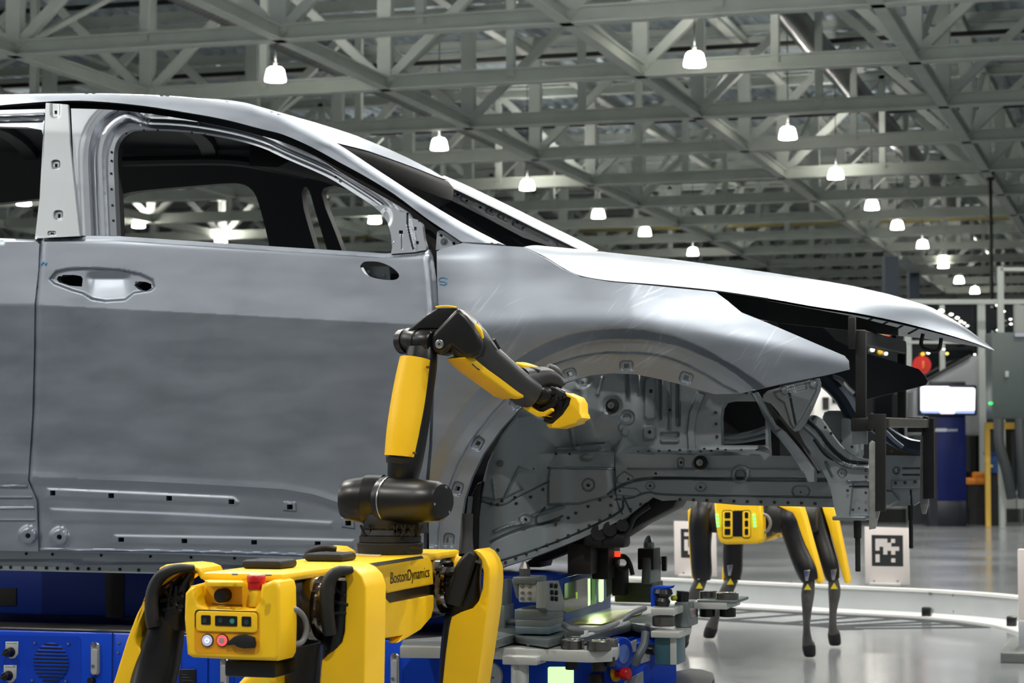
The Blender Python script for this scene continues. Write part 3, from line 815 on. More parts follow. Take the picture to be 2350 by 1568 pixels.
# -------- far body side with its window openings (seen from inside)
D1 = sm([(268, 455), (300, 441), (420, 429), (525, 421), (555, 423), (572, 431), (588, 452), (604, 505), (617, 560)], 3) + [(618, 610), (240, 610), (245, 480)]
D2 = sm([(692, 443), (697, 431), (704, 430), (712, 445), (722, 480), (752, 580)], 3) + [(752, 610), (730, 610), (726, 580), (708, 520), (697, 480)]
D3 = sm([(738, 446), (742, 434), (755, 429), (790, 425), (880, 435), (960, 500), (1040, 580)], 3) + [(1040, 610), (790, 610), (784, 573), (770, 535), (748, 480)]
D4 = sm([(-60, 474), (20, 464), (85, 457), (160, 450), (205, 450), (228, 466), (232, 520)], 3) + [(232, 610), (-60, 610)]
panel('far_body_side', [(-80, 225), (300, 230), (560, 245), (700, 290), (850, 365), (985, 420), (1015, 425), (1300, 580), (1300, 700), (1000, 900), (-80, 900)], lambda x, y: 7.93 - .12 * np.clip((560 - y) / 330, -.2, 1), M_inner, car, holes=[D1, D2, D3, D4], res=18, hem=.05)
cr_ = MB(); cr_.tube([PY(a, b, 7.78) for a, b in ((260, 372), (450, 368), (560, 372), (700, 400))], .02, 8, 3); obj('far_cant_rail', cr_, M_inner, car)
# far A pillar
fa_u = [(1003, 407), (1060, 432), (1110, 456), (1170, 485), (1230, 515), (1300, 549), (1358, 578)]
fa_l = [(1300, 580), (1288, 574), (1200, 545), (1129, 507), (1060, 472), (985, 436)]
panel('far_pillar_inner', fa_u + fa_l, 7.86, mat('grey pillar steel', (120, 122, 122), .5, .4), car, res=7, hem=.05,
      holes=[sq(1030, 446, 8, 5, 27), sq(1050, 447, 7, 5, 27), ring(1071, 461, 3, 8), sq(1102, 476, 6, 6), ring(1127, 485, 5, 8), ring(1158, 499, 5, 8), sq(1188, 511, 7, 5), ring(1201, 524, 4, 8)],
      feats=[f_rr(1072, 461, 34, 16, .008, 4, 27), f_rr(1127, 484, 24, 18, .008, 4, 27), f_rr(1157, 498, 30, 16, .008, 4, 27), f_rr(1193, 517, 34, 18, .008, 4, 27), f_el(1269, 562, 10, 9, -.006, 4)])
fs = MB(); rings = []
for a, b in crom([Vector((a, b, 0)) for a, b in fa_u], 4) and sm(fa_u, 4):
    p = PY(a, b, 7.84); rings.append([p + Vector((0, -.012, -.016)), p + Vector((.004, -.008, -.004)), p + Vector((.012, .05, .012)), p + Vector((.0, .05, -.02))])
fs.loft(rings); obj('far_pillar_skin', fs, mat('pillar steel lightened as glare', (214, 216, 218), .5, .5), car, smooth=60)  # steel lightened for the lamps reflected on its top face
# ================================================================== wheel house, frame rail, front end of the car
M_wh = mat('wheel house steel', (142, 150, 154), .46, .45, var=.09, vscale=5, rvar=.07)
M_under = mat('black underbody', (11, 11, 12), .6, 0, var=.2, vscale=9)
wh = [(1143, 1306), (1098, 1290), (1094, 1200), (1096, 1160), (1102, 1125), (1120, 1060), (1150, 1000), (1188, 950), (1230, 880), (1300, 835), (1400, 815), (1500, 820), (1600, 840), (1700, 880), (1760, 930), (1765, 1046), (1905, 1050), (1915, 1165), (1700, 1160), (1557, 1148), (1520, 1150), (1494, 1140), (1465, 1165), (1430, 1192), (1330, 1238), (1230, 1277)]
def Ywh(px, py):
    y = 6.74 - .16 * (1 - ss(1130, 1330, px)) + .04 * ss(1440, 1600, px) * (1 - ss(1030, 1045, py))
    y = y - .04 * ss(1030, 1042, py) * ss(1240, 1300, px)                     # the rail stands proud of the apron
    return y
rail_step = sm([(1395, 1135), (1414, 1121), (1447, 1106), (1487, 1099), (1560, 1098), (1700, 1101), (1920, 1103)], 3)
opening = [(1655, 1022), (1653, 960), (1656, 938), (1664, 925), (1680, 921), (1740, 921), (1756, 930), (1757, 1022)]
feats = [
    f_step([(1136, 1147), (1162, 1142), (1228, 1108), (1239, 1068), (1249, 1029), (1252, 992), (1232, 960), (1195, 948), (1150, 1000), (1120, 1060), (1104, 1140)], -.016, 5),
    f_bead([(1222, 1025), (1189, 1078), (1159, 1141)], 9, -.010), f_bead([(1131, 1100), (1136, 1146)], 6, -.006),
    f_el(1388, 925, 108, 105, -.085, 90), f_el(1404, 931, 22, 22, .012, 12), f_el(1341, 876, 16, 12, .012, 8), f_el(1322, 906, 12, 10, .012, 8),
    f_el(1439, 959, 17, 17, .014, 5), f_el(1439, 959, 9, 9, .010, 3), f_el(1434, 992, 9, 9, -.008, 4), f_el(1425, 982, 6, 8, -.006, 3),
    f_bead([(1383, 868), (1372, 905)], 12, -.014), f_bead([(1440, 850), (1440, 920)], 14, .014), f_bead([(1470, 850), (1468, 905)], 12, -.012),
    f_rr(1492, 915, 24, 96, -.018, 6), f_bead([(1515, 850), (1515, 960)], 12, .015), f_bead([(1537, 850), (1537, 985)], 10, -.012), f_bead([(1556, 850), (1556, 975)], 14, .016),
    f_rr(1490, 993, 28, 34, -.014, 6), f_rr(1537, 999, 42, 12, .016, 6), f_rr(1537, 1012, 42, 9, -.010, 5),
    f_step([(1602, 900), (1582, 946), (1577, 995), (1580, 1040), (1597, 1040), (1594, 990), (1600, 950), (1618, 905)], -.012, 4),
    f_bead([(1326, 1022), (1385, 1018)], 7, .012), f_bead([(1310, 985), (1318, 1025), (1328, 1030)], 12, -.010), f_step([(1275, 1027), (1318, 1025), (1330, 1020), (1400, 1018), (1402, 1038), (1275, 1040)], -.016, 5),
    f_el(1346, 1050, 12, 7, -.012, 5),
    f_step([(1262, 1074), (1408, 1074), (1408, 1098), (1410, 1135), (1340, 1153), (1330, 1156), (1258, 1158), (1258, 1100)], -.020, 7),
    f_bead([(1258, 1074), (1410, 1077)], 6, .008), f_bead([(1411, 1040), (1411, 1100), (1416, 1150), (1428, 1180)], 4, .006),
    f_el(1350, 1113, 14, 14, .012, 5), f_step([(1416, 1096), (1432, 1082), (1452, 1094), (1454, 1106), (1430, 1110), (1416, 1108)], -.008, 3),
    f_step([(1412, 1118), (1460, 1122), (1470, 1130), (1462, 1140), (1414, 1136)], -.007, 3),
    f_bead([(1440, 1076), (1910, 1079)], 5, -.010), f_bead([(1500, 1097), (1910, 1099)], 6, .012), f_bead(rail_step, 9, .014), f_el(1699, 1089, 20, 19, -.016, 5), f_el(1699, 1090, 12, 12, .03, 4),
    f_rr(1838, 1128, 40, 26, .012, 5, 0, .5), f_el(1607, 1062, 16, 16, .016, 8), f_rr(1562, 1062, 14, 22, .010, 5, 0, .5), f_el(1608, 1118, 12, 10, .008, 5), f_el(1492, 1115, 10, 9, .008, 5),
    f_bead([(1412, 1147), (1450, 1142), (1490, 1130), (1550, 1136), (1915, 1142)], 6, .008),
    f_bead([(1222, 1184), (1262, 1172), (1292, 1163)], 13, -.014), f_bead([(1136, 1220), (1166, 1208), (1205, 1200)], 13, -.014), f_bead([(1126, 1244), (1160, 1228), (1199, 1214), (1282, 1193)], 9, .014),
    f_el(1206, 1193, 14, 11, -.012, 5), f_bead([(1250, 1166), (1230, 1190), (1240, 1205), (1290, 1185)], 6, .008),
    f_bead([(1143, 1290), (1230, 1262), (1330, 1222), (1420, 1176), (1430, 1150)], 6, .012), f_bead([(1098, 1150), (1150, 1160), (1190, 1140), (1260, 1105)], 5, .006),
    f_bead([(1430, 1140), (1450, 1180)], 5, .008),
]
wheel = panel('wheel_house', wh, Ywh, M_wh, car, res=7, hem=.05, holes=[opening, sq(1493, 898, 8, 8), sq(1490, 992, 8, 8, 45), ring(1206, 1193, 4.5, 10), ring(1142, 1263, 4.5, 10), ring(1563, 1062, 3.5, 8), ring(1608, 1118, 4, 8), ring(1838, 1129, 3.5, 8), ring(1505, 1087, 3, 8), ring(1492, 1115, 3.5, 8), ring(1422, 1127, 3, 8), ring(1442, 1100, 3, 8), ring(1537, 941, 3.5, 8), ring(1350, 1113, 5, 10), ring(1276, 1042, 3, 8), ring(1307, 1042, 3, 8)], feats=feats)
wd = []
for x in range(1440, 1640, 24): wd.append((x, 1034 + (x % 5)))
for x in range(1665, 1770, 36): wd.append((x, 1034))
wd += [(1587, 948), (1584, 973), (1581, 1005), (1583, 1031), (1600, 918), (1642, 947), (1643, 973), (1645, 1002), (1647, 1031), (1616, 1031)]
for x in range(1560, 1900, 31): wd.append((x, 1147 + (x - 1560) * .03))
wd += [(1446, 1170), (1470, 1158), (1400, 1085), (1396, 1106), (1398, 1116), (1402, 1140), (1401, 1160), (1376, 1148), (1349, 1163), (1321, 1178), (1304, 1189), (1275, 1203), (1246, 1124), (1218, 1141), (1185, 1156), (1182, 1142), (1223, 1076), (1205, 1060), (1152, 1150), (1142, 1158), (1128, 1158)]
wd += [(1160 + i * 24, 1291 - i * 9.6 - (i * i) * .12) for i in range(12)]
wd = [(a, b) for a, b in wd]
discs('spot_welds', wd, 3.6, lambda x, y: Ywh(x, y) - .004, mat('spot weld', (70, 66, 62), .6, .6), wheel, dep=.003)
def stud(px, py, y, par, r=.016, soot=True):
    b = MB(); p = PY(px, py, y)
    if soot:
        d = MB(); d.lathe([(r * 1.7, 0), (r * 1.6, .6), (r * 1.1, 1)], p + Vector((0, .006, 0)), p - Vector((0, .003, 0)), 18); obj('soot_ring', d, M_hole, par)
    b.cyl(p, p - Vector((0, .012, 0)), r * .8, seg=14); b.cyl(p - Vector((0, .011, 0)), p - Vector((0, .035, 0)), r * .42, seg=10)
    return obj('weld_stud', b, M_bolt, par)
for a, b, y in ((1404, 931, 6.655), (1341, 877, 6.70), (1322, 907, 6.71), (1607, 1062, 6.655), (1149, 1064, 6.565)):
    stud(a, b, y, wheel, .013, a != 1149)
# firewall / engine bay behind, dark gap behind the arch lip, dark strut
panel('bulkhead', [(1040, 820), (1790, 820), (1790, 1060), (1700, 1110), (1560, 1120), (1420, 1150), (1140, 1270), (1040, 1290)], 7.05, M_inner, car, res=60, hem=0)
st = MB(); st.prism([PY(a, b, 6.56) for a, b in ((1094, 1110), (1106, 1105), (1096, 1190), (1094, 1300), (1058, 1300), (1062, 1200), (1075, 1150))], (0, .06, 0), .008); obj('hinge_strut', st, M_under, car)
st = MB(); st.beam(PY(1080, 1140, 6.55), PY(1070, 1245, 6.55), .012, .012); obj('strut_rod', st, M_wh, car)
# far opening of the engine bay: curved inner braces
br = MB(); br.tube([PY(a, b, 6.98) for a, b in ((1655, 1002), (1690, 1003), (1735, 994), (1757, 985))], .012, 8, 4); br.tube([PY(a, b, 6.98) for a, b in ((1655, 1014), (1700, 1012), (1757, 1002))], .008, 8, 4); obj('bay_brace', br, M_wh, car)
# black underbody: subframe with lumps
ub = MB()
ub.prism([PY(a, b, 6.80) for a, b in ((1190, 1302), (1250, 1262), (1330, 1228), (1430, 1180), (1500, 1135), (1560, 1140), (1545, 1166), (1470, 1205), (1415, 1240), (1400, 1255), (1380, 1262), (1330, 1256), (1240, 1290), (1236, 1303))], (0, .16, 0), .01)
sub = obj('subframe', ub, M_under, car)
lm = MB()
for a, b, r in ((1375, 1222, .03), (1400, 1214, .026), (1428, 1206, .022)): lm.cyl(PY(a, b, 6.80), PY(a, b, 6.70), r, r * .9, seg=14)
lm.box(PY(1392, 1238, 6.75), (.14, .08, .05), .012); lm.box(PY(1367, 1236, 6.74), (.06, .08, .05), .01)
obj('bushing', lm, M_inner, sub)
tb_ = MB(); tb_.tube([PY(a, b, 6.74) for a, b in ((1490, 1160), (1455, 1185), (1440, 1215), (1405, 1248))], .011, 8, 4); obj('brake_hose', tb_, M_rubber, sub)

# -------- fender front bracket, diagonal brace, apron and radiator support
fb = [(1750, 920), (1752, 906), (1762, 897), (1800, 886), (1880, 868), (1884, 880), (1882, 896), (1864, 940), (1847, 976), (1836, 988), (1824, 991), (1810, 978), (1795, 958), (1781, 940), (1768, 926)]
fb_o = panel('fender_front_bracket', fb, 6.50, mat('pale bracket steel', (150, 156, 160), .42, .9, var=.06, vscale=9), car, res=4, hem=.012,
      feats=[f_el(1801, 897, 9, 9, -.008, 4), f_el(1866, 882, 9, 9, -.008, 4), f_step([(1775, 900), (1874, 873), (1872, 898), (1840, 960), (1822, 984), (1815, 975), (1800, 925), (1785, 915)], -.014, 6), f_rr(1836, 889, 30, 14, .008, 4, -14), f_bead([(1812, 905), (1826, 975)], 7, .010)])
bl = MB()
for a, b in ((1801, 897), (1866, 882)):
    p = PY(a, b, 6.49); bl.cyl(p, p - Vector((0, .006, 0)), .010, seg=14); bl.cyl(p, p - Vector((0, .014, 0)), .006, seg=6)
obj('bracket_bolt', bl, M_wh, fb_o, kind='stuff')
db_ = [(1716, 899), (1737, 900), (1756, 934), (1778, 975), (1800, 992), (1838, 1037), (1868, 1074), (1872, 1084), (1871, 1107), (1852, 1107), (1846, 1092), (1815, 1042), (1790, 1010), (1772, 990), (1750, 952), (1738, 925)]
panel('diagonal_brace', db_, lambda x, y: 6.50 + .03 * ss(900, 1100, y), M_body2, car, res=3.5, hem=.03, feats=[f_bead([(1727, 904), (1752, 948), (1782, 998), (1840, 1082)], 9, -.014), f_step([(1776, 992), (1798, 984), (1870, 1078), (1870, 1107), (1853, 1107), (1846, 1092)], -.012, 4)])
db2 = [(1735, 905), (1760, 925), (1800, 975), (1836, 1020), (1860, 1055), (1880, 1085), (1874, 1088), (1830, 1036), (1786, 982), (1750, 940)]
panel('diagonal_brace', db2, 6.60, M_inner, car, res=8, hem=.04)
ap = sm([(1833, 992), (1846, 972), (1862, 953), (1875, 957), (1887, 966), (1902, 988), (1916, 1008), (1934, 1029), (1952, 1043), (1970, 1050), (1993, 1055)], 2) + [(1996, 1184), (1920, 1186), (1913, 1160), (1909, 1135), (1898, 1102), (1883, 1072), (1868, 1048), (1847, 1020)]
apr = panel('radiator_support_side', ap, 6.56, M_body2, car, res=4, hem=.04, holes=[ring(1933, 1086, 4.5, 10), ring(1973, 1167, 3.5, 8)],
      feats=[f_bead([(1852, 966), (1878, 990), (1900, 1020), (1925, 1045), (1950, 1060), (1993, 1064)], 11, .02), f_bead([(1846, 980), (1872, 1004), (1896, 1036), (1920, 1058), (1950, 1072), (1993, 1074)], 10, -.02), f_el(1933, 1086, 10, 10, .01, 4), f_bead([(1868, 1010), (1895, 1045), (1934, 1066)], 5, .01), f_bead([(1895, 1062), (1910, 1092)], 8, -.012), f_bead([(1945, 1104), (1993, 1104)], 6, -.01), f_step([(1958, 1108), (1995, 1106), (1995, 1184), (1950, 1184)], .012, 5), f_bead([(1950, 1117), (1993, 1117)], 4, .008)])
discs('spot_welds', [(1865, 962), (1869, 957), (1894, 981), (1907, 995), (1930, 1012), (1955, 1026), (1987, 1080), (1988, 1095), (1987, 1131), (1945, 1126), (1957, 1170), (1987, 1171)], 3.6, 6.545, mat('spot weld', (70, 66, 62)), apr, dep=.003)
bp_ = MB(); bp_.box((PY(1960, 1188, 6.55) + PY(1960, 1188, 6.72)) / 2, (.10, .22, .012), .003); 
bp_.box(PY(1950, 1192, 6.60), (.03, .05, .016)); obj('base_plate', bp_, M_bolt, apr)
# upper inner apron beams (dark, curving) towards the far side
ub2 = MB(); ub2x = MB(); ub2.tube([PY(a, b, 6.95) for a, b in ((1880, 858), (1912, 885), (1938, 915), (1962, 955), (1990, 990))], .030, 10, 4); ub2x.tube([PY(a, b, 7.5) for a, b in ((1990, 960), (2040, 1000), (2080, 1022), (2120, 1030))], .026, 10, 4)
obj('apron_beam', ub2, mat('blue grey apron steel', (62, 70, 80), .38, .9), car); obj('apron_beam', ub2x, mat('blue grey apron steel', (62, 70, 80)), car)
ub3 = MB(); ub3x = MB(); ub3.tube([PY(a, b, 6.94) for a, b in ((1896, 868), (1925, 872), (1945, 893), (1958, 905))], .012, 8, 4); ub3x.tube([PY(a, b, 7.45) for a, b in ((2032, 990), (2052, 1010), (2072, 1026))], .007, 8, 4); obj('apron_flange', ub3, M_bright, car); obj('apron_flange', ub3x, M_bright, car)
am = MB(); am.box(PY(1935, 1000, 7.0), (.13, .05, .16), .02); am2 = MB(); am2.box(PY(1950, 1010, 6.95), (.05, .05, .14), .008); tw_ = obj('support_tower', am, M_wh, car); obj('tower_plate', am2, M_wh, tw_)
# far rail panel seen under the cross bar
fr_ = [(2030, 1045), (2112, 1047), (2114, 1150), (2095, 1162), (2040, 1162), (2030, 1155)]
frp = panel('far_rail_end', fr_, 7.55, M_body2, car, res=4, hem=.05, holes=[ring(2057, 1080, 4, 8)], feats=[f_el(2057, 1080, 8, 8, .01, 3), f_step([(2046, 1104), (2112, 1102), (2112, 1122), (2046, 1122)], -.014, 4), f_step([(2030, 1126), (2048, 1128), (2064, 1150), (2040, 1162), (2030, 1160)], -.012, 4), f_bead([(2090, 1126), (2092, 1158)], 5, .012), f_bead([(2072, 1075), (2110, 1075)], 5, .008), f_bead([(2072, 1090), (2110, 1090)], 5, .008)])
discs('spot_welds', [(2055, 1109), (2077, 1108), (2100, 1106), (2045, 1037), (2088, 1030)], 4, 7.53, mat('spot weld', (70, 66, 62)), frp, dep=.003)
fr2 = MB(); fr2.beam(PY(2025, 1036, 7.6), PY(2112, 1032, 7.6), .05, .045); obj('far_rail_flange', fr2, mat('weathered steel', (76, 72, 64), .5, .7), car)
# far front fender blade, matt black from inside, and a dark sheet for the shade under the hood
bl2 = [(1780, 735), (1830, 742), (1882, 748), (1900, 762), (1918, 781), (1950, 796), (1990, 812), (2050, 829), (2108, 847), (2122, 862), (2129, 874), (2124, 884), (2060, 900), (1993, 916), (1940, 925), (1900, 900), (1840, 850)]
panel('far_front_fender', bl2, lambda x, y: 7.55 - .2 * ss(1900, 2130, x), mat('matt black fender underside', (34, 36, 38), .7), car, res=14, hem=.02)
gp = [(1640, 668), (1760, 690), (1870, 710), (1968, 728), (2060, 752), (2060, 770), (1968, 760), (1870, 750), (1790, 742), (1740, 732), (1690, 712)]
panel('under_hood_shade', gp, lambda x, y: 6.62 + .14 * ss(1700, 2050, x), M_inner, car, res=12, hem=.02)

# ================================================================== steel checking fixture bolted on the car nose
fx = thing('alignment_fixture', 'dark steel alignment fixture of posts and plates bolted on the car nose', 'fixture', tuple(PY(2020, 1174, 6.45)))
def plate(name, P, y, th, m=M_fix, bev=.003, par=fx):
    b = MB(); b.prism([PY(a, c, y) for a, c in P], (0, th, 0), bev); return obj(name, b, m, par)
plate('side_plate', [(1992, 950), (2032, 950), (2032, 1173), (2008, 1174), (2008, 985), (1992, 985)], 6.42, .02)
plate('post', [(1963, 757), (1986, 757), (1986, 976), (1963, 976)], 6.50, .035)
plate('top_plate', [(1946, 727), (1962, 727), (1962, 800), (1946, 800)], 6.47, .03)
plate('hanger', [(1955, 975), (1990, 975), (1990, 1020), (1955, 1020)], 6.54, .02, M_body2)
plate('edge_plate', [(1994, 1018), (2000, 1011), (2007, 1015), (2008, 1150), (2018, 1160), (2018, 1176), (2008, 1214), (1994, 1216)], 6.44, .02, mat('scaly zinc plate', (150, 152, 150), .55, .6, var=.15, vscale=40, bump=.5, bscale=60))
plate('side_plate', [(2115, 960), (2143, 960), (2144, 1145), (2118, 1146), (2118, 1000), (2115, 1000)], 7.42, .02)
plate('edge_plate', [(2112, 1000), (2119, 994), (2122, 1130), (2131, 1140), (2130, 1160), (2124, 1180), (2116, 1180), (2110, 1150)], 7.44, .02, mat('scaly zinc plate', (150, 152, 150)))
plate('post', [(2059, 792), (2078, 792), (2078, 960), (2059, 960)], 7.42, .035)
plate('top_plate', [(2046, 768), (2056, 768), (2056, 805), (2046, 805)], 7.42, .03)
b = MB(); b.beam(PY(1975, 775, 6.52), PY(2070, 798, 7.44), .03, .045, bev=.004); obj('top_bar', b, M_fix, fx)
b = MB(); b.beam(PY(2028, 970, 6.46), PY(2122, 972, 7.44), .035, .03, bev=.003); obj('cross_bar', b, mat('worn fixture bar', (96, 94, 88), .45, .8, var=.1, vscale=12), fx)
for q_, s_ in ((PY(2100, 975, 7.40), (.05, .03, .05)), (PY(1978, 975, 6.49), (.06, .04, .04)), (PY(2125, 970, 7.40), (.02, .03, .04))):
    b = MB(); b.box(q_, s_, .004); obj('clamp_block', b, M_fix, fx)
for (x, y0, y1, yw, s) in ((1968, 1196, 1312, 6.60, 1.0), (2090, 1160, 1259, 7.50, .9)):
    a, c = PY(x, y0, yw), PY(x + 1, y1, yw); L = c - a
    b = MB(); b.cyl(a, a + L * .34, .0125 * s, .0115 * s, seg=14); b.cyl(a + L * .33, a + L * .93, .0082 * s, .0078 * s, seg=12); b.cyl(a + L * .93, c, .0088 * s, .0075 * s, seg=12); obj('locating_rod', b, M_fix, fx)
# ================================================================== four-legged robots
M_yel = mat('yellow robot shell', (255, 203, 20), .42, 0, spec=.5, var=.02, vscale=3)
M_blk = mat('black robot plastic', (12, 12, 13), .34, 0, spec=.5)
M_blk2 = mat('matt black robot plastic', (22, 23, 24), .6, 0)
M_chrome = mat('polished hip metal', (170, 160, 148), .12, 1.0, var=.2, vscale=14)
M_red = mat('red stop button', (190, 14, 18), .35)
M_white = mat('white print', (232, 232, 230), .6)
M_lensc = mat('camera glass', (30, 44, 48), .06, 0, spec=1.0)
M_teal = mat('teal lens', (60, 140, 130), .1)
M_grey = mat('grey cable', (120, 122, 124), .45)
M_silver = mat('silver screw', (190, 190, 188), .25, 1.0)

def pprism(name, P, Y, th, m, par, bev=.006, seg=3, **k):
    b = MB(); b.prism([PY(a, c, Y) for a, c in P], (0, th, 0), bev, seg); return obj(name, b, m, par, smooth=45, **k)
def xprism(name, P, X, th, m, par, bev=.004, seg=2, **k):
    b = MB(); b.prism([PX(a, c, X) for a, c in P], (th, 0, 0), bev, seg); return obj(name, b, m, par, smooth=45, **k)
def limb_mb(b, st, a0=0, a1=360, sc=1.0, th=None, n=28, sub=4, pw=2.6):
    """st: (px, py, Y, half width px, half depth m); rounded-box rings swept along the stations"""
    C = crom([Vector((s[0], s[1], s[2])) for s in st], sub); Wd = crom([Vector((s[3], s[4], 0)) for s in st], sub)
    pts = [PY(c.x, c.y, c.z) for c in C]; rings = []
    for i, p in enumerate(pts):
        ax = (pts[min(i + 1, len(pts) - 1)] - pts[max(0, i - 1)]).normalized()
        view = (p - CAM).normalized(); side = ax.cross(view).normalized(); dep = side.cross(ax).normalized()
        if dep.dot(view) < 0: dep = -dep
        hw = Wd[i].x * (p - CAM).dot(c_h) / FPX * sc; hd = Wd[i].y * sc
        def at(g, k=1.0):
            c, s = math.cos(g), math.sin(g)
            return p + side * (math.copysign(abs(c) ** (2 / pw), c) * hw * k) + dep * (math.copysign(abs(s) ** (2 / pw), s) * hd * k)
        full = a1 - a0 >= 360
        if full: rings.append([at(math.radians(a0) + 2 * math.pi * k / n) for k in range(n)])
        else:
            o_ = [at(math.radians(a0 + (a1 - a0) * k / n)) for k in range(n + 1)]
            i_ = [at(math.radians(a1 - (a1 - a0) * k / n), th or .95) for k in range(n + 1)]
            rings.append(o_ + i_)
    b.loft(rings); return b
def limb(name, st, m, par, **k):
    lab = k.pop('label', None)
    b = MB(); limb_mb(b, st, **k); return obj(name, b, m, par, smooth=50, label=lab)
def rod(name, p, q, r, m, par, r1=None, seg=20, prof=None, **k):
    b = MB()
    if prof: b.lathe([(r * s, t) for s, t in prof], p, q, seg)
    else: b.lathe([(r * .9, 0), (r, .05), (r1 or r, .95), ((r1 or r) * .9, 1)], p, q, seg)
    return obj(name, b, m, par, smooth=40, **k)

BX, XR, YR = -1.93, -1.81, 4.33
nr = thing('quadruped_robot', 'yellow four-legged robot with a jointed arm, seen from behind, in front of the car door', 'robot', (BX, 5.0, 0))
# ---- body
b = MB(); b.box((BX, 5.0, .645), (.17, 1.22, .155), .02); obj('body_core', b, M_blk2, nr)
b = MB(); b.prism([(BX - .10, y, .728) if k == 0 else (BX, y, .728) for k, y in ()] or [(BX - .095, 4.38, .722), (BX + .095, 4.38, .722), (BX + .098, 4.66, .722), (BX + .118, 4.74, .722), (BX + .118, 5.30, .722), (BX + .09, 5.36, .722), (BX + .09, 5.62, .722), (BX - .09, 5.62, .722), (BX - .09, 5.36, .722), (BX - .118, 5.30, .722), (BX - .118, 4.74, .722), (BX - .098, 4.66, .722)], (0, 0, .02), .008, 2)
top = obj('top_cover', b, M_yel, nr)
up_r = [(800, 1307), (832, 1301), (975, 1276), (986, 1278), (993, 1290), (996, 1342), (940, 1352), (893, 1362), (880, 1352), (862, 1333), (846, 1322)]
side = xprism('side_panel', up_r, XR, -.03, M_yel, nr, .006, 3)
lo_r = [(840, 1335), (862, 1348), (880, 1366), (896, 1385), (996, 1366), (996, 1395), (990, 1418), (966, 1446), (940, 1462), (914, 1476), (926, 1459), (880, 1466), (840, 1478)]
xprism('lower_side_panel', lo_r, XR, -.03, M_yel, nr, .006, 3)
b = MB(); b.box((XR - .02, 5.02, .655), (.022, .58, .16), .004); obj('side_band', b, M_blk, nr)
b = MB(); b.box((2 * BX - XR + .012, 5.02, .655), (.03, .58, .165), .01); obj('side_panel', b, M_yel, nr)
# lettering on the side panel
t0 = PX(895, 1340.5, XR + .0006); t1 = PX(985, 1324, XR + .0006)
tm = text_mb('BostonDynamics', 1.0, (0, 0, 0), (1, 0, 0), (0, 1, 0)); 
tw = max(v[0] for v in tm.v); tx = (t1 - t0).length / tw; hh = .0345
lt = MB(); uu = (t1 - t0).normalized(); 
lt.add([t0 + uu * (v[0] * tx) + Vector((0, 0, v[1] * hh * 1.16)) + Vector((.0009, 0, 0)) for v in tm.v], tm.f); obj('lettering', lt, M_blk, side, smooth=0)
# top stripes, pads
for nm, P, m in (('top_stripe', [(820, 1302), (840, 1296), (968, 1277), (972, 1282), (842, 1304)], M_blk), ('top_label', [(808, 1275), (830, 1272), (876, 1274), (870, 1278)], mat('pale print', (230, 205, 160), .6))):
    b = MB(); b.prism([PZ(a, c, .7425) for a, c in P], (0, 0, .0015)); obj(nm, b, m, top)
for x0p, x1p, yy in ((573, 665, 4.58), (714, 803, 4.93)):
    x0 = PY(x0p, 1300, yy).x; x1 = PY(x1p, 1300, yy).x
    b = MB(); b.prism([((x0 + x1) / 2 + sx * (x1 - x0) / 2, yy + sy * .05, .742) for sx, sy in ((-1, -1), (1, -1), (1, 1), (-1, 1))], (0, 0, .020), .009); obj('mount_pad', b, M_blk2, top)
b = MB()
for a, c in ((539, 1320), (616, 1322)): p = PZ(a, c, .742); b.cyl(p, p + Vector((0, 0, .003)), .007, seg=10)
obj('top_screw', b, M_silver, top, kind='stuff')
# ---- rear cap with notch, buttons, sensors
capP = [(428, 1503), (421, 1420), (423, 1362), (433, 1350), (446, 1347), (449, 1376), (456, 1388), (470, 1394), (582, 1397), (592, 1384), (598, 1343), (626, 1332), (637, 1337), (641, 1352), (643, 1440), (641, 1505), (634, 1518), (540, 1515), (440, 1510)]
cap = pprism('rear_cap', capP, YR, .10, M_yel, nr, .014, 4)
b = MB(); b.prism([PY(a, c, YR + .05) for a, c in ((436, 1346), (470, 1337), (520, 1331), (610, 1332), (606, 1402), (440, 1400))], (0, .06, 0), .004); obj('notch_wall', b, M_yel, cap)
b = MB(); b.prism([PZ(a, c, .726) for a, c in ((470, 1332), (500, 1326), (548, 1326), (560, 1336), (480, 1336))], (0, 0, -.010), .002); obj('cap_lid', b, M_yel, cap)
def rrp(x0, y0, x1, y1, r, skew=0.0, n=4):
    P = []
    for cx, cy, a in ((x1 - r, y0 + r, -90), (x1 - r, y1 - r, 0), (x0 + r, y1 - r, 90), (x0 + r, y0 + r, 180)):
        for k in range(n + 1): g = math.radians(a + 90 * k / n); P.append((cx + r * math.cos(g), cy + r * math.sin(g) + skew * (cx - x0)))
    return P
pprism('inset_line', rrp(446, 1401, 596, 1500, 10, .012), YR - .0006, .002, mat('amber shell', (232, 158, 10), .45), cap, 0)
pprism('sensor_outline', rrp(447, 1399, 592, 1446, 9, .035), YR - .001, .002, M_blk, cap, 0)
pprism('sensor_frame', rrp(449, 1402, 590, 1449, 9, .03), YR - .004, .006, M_yel, cap, .002)
for x0, y0, x1, y1 in ((461, 1412, 483, 1434), (493, 1413, 544, 1437), (554, 1415, 576, 1438)):
    s = pprism('sensor_window', rrp(x0, y0, x1, y1, 3, .03), YR - .0055, .003, M_blk, cap, .0008)
for a, c, m in ((470, 1424, M_lensc), (506, 1424, M_lensc), (533, 1426, M_teal), (566, 1428, M_lensc)):
    p = PY(a, c, YR - .0055); rod('lens', p, p - Vector((0, .0015, 0)), .0055, m, cap)
M_lilac = mat('lit power button', (190, 190, 215), .4, emit=.35); M_redlit = mat('lit red ring', (255, 84, 84), .4, emit=.8)
p = PY(477, 1470, YR)
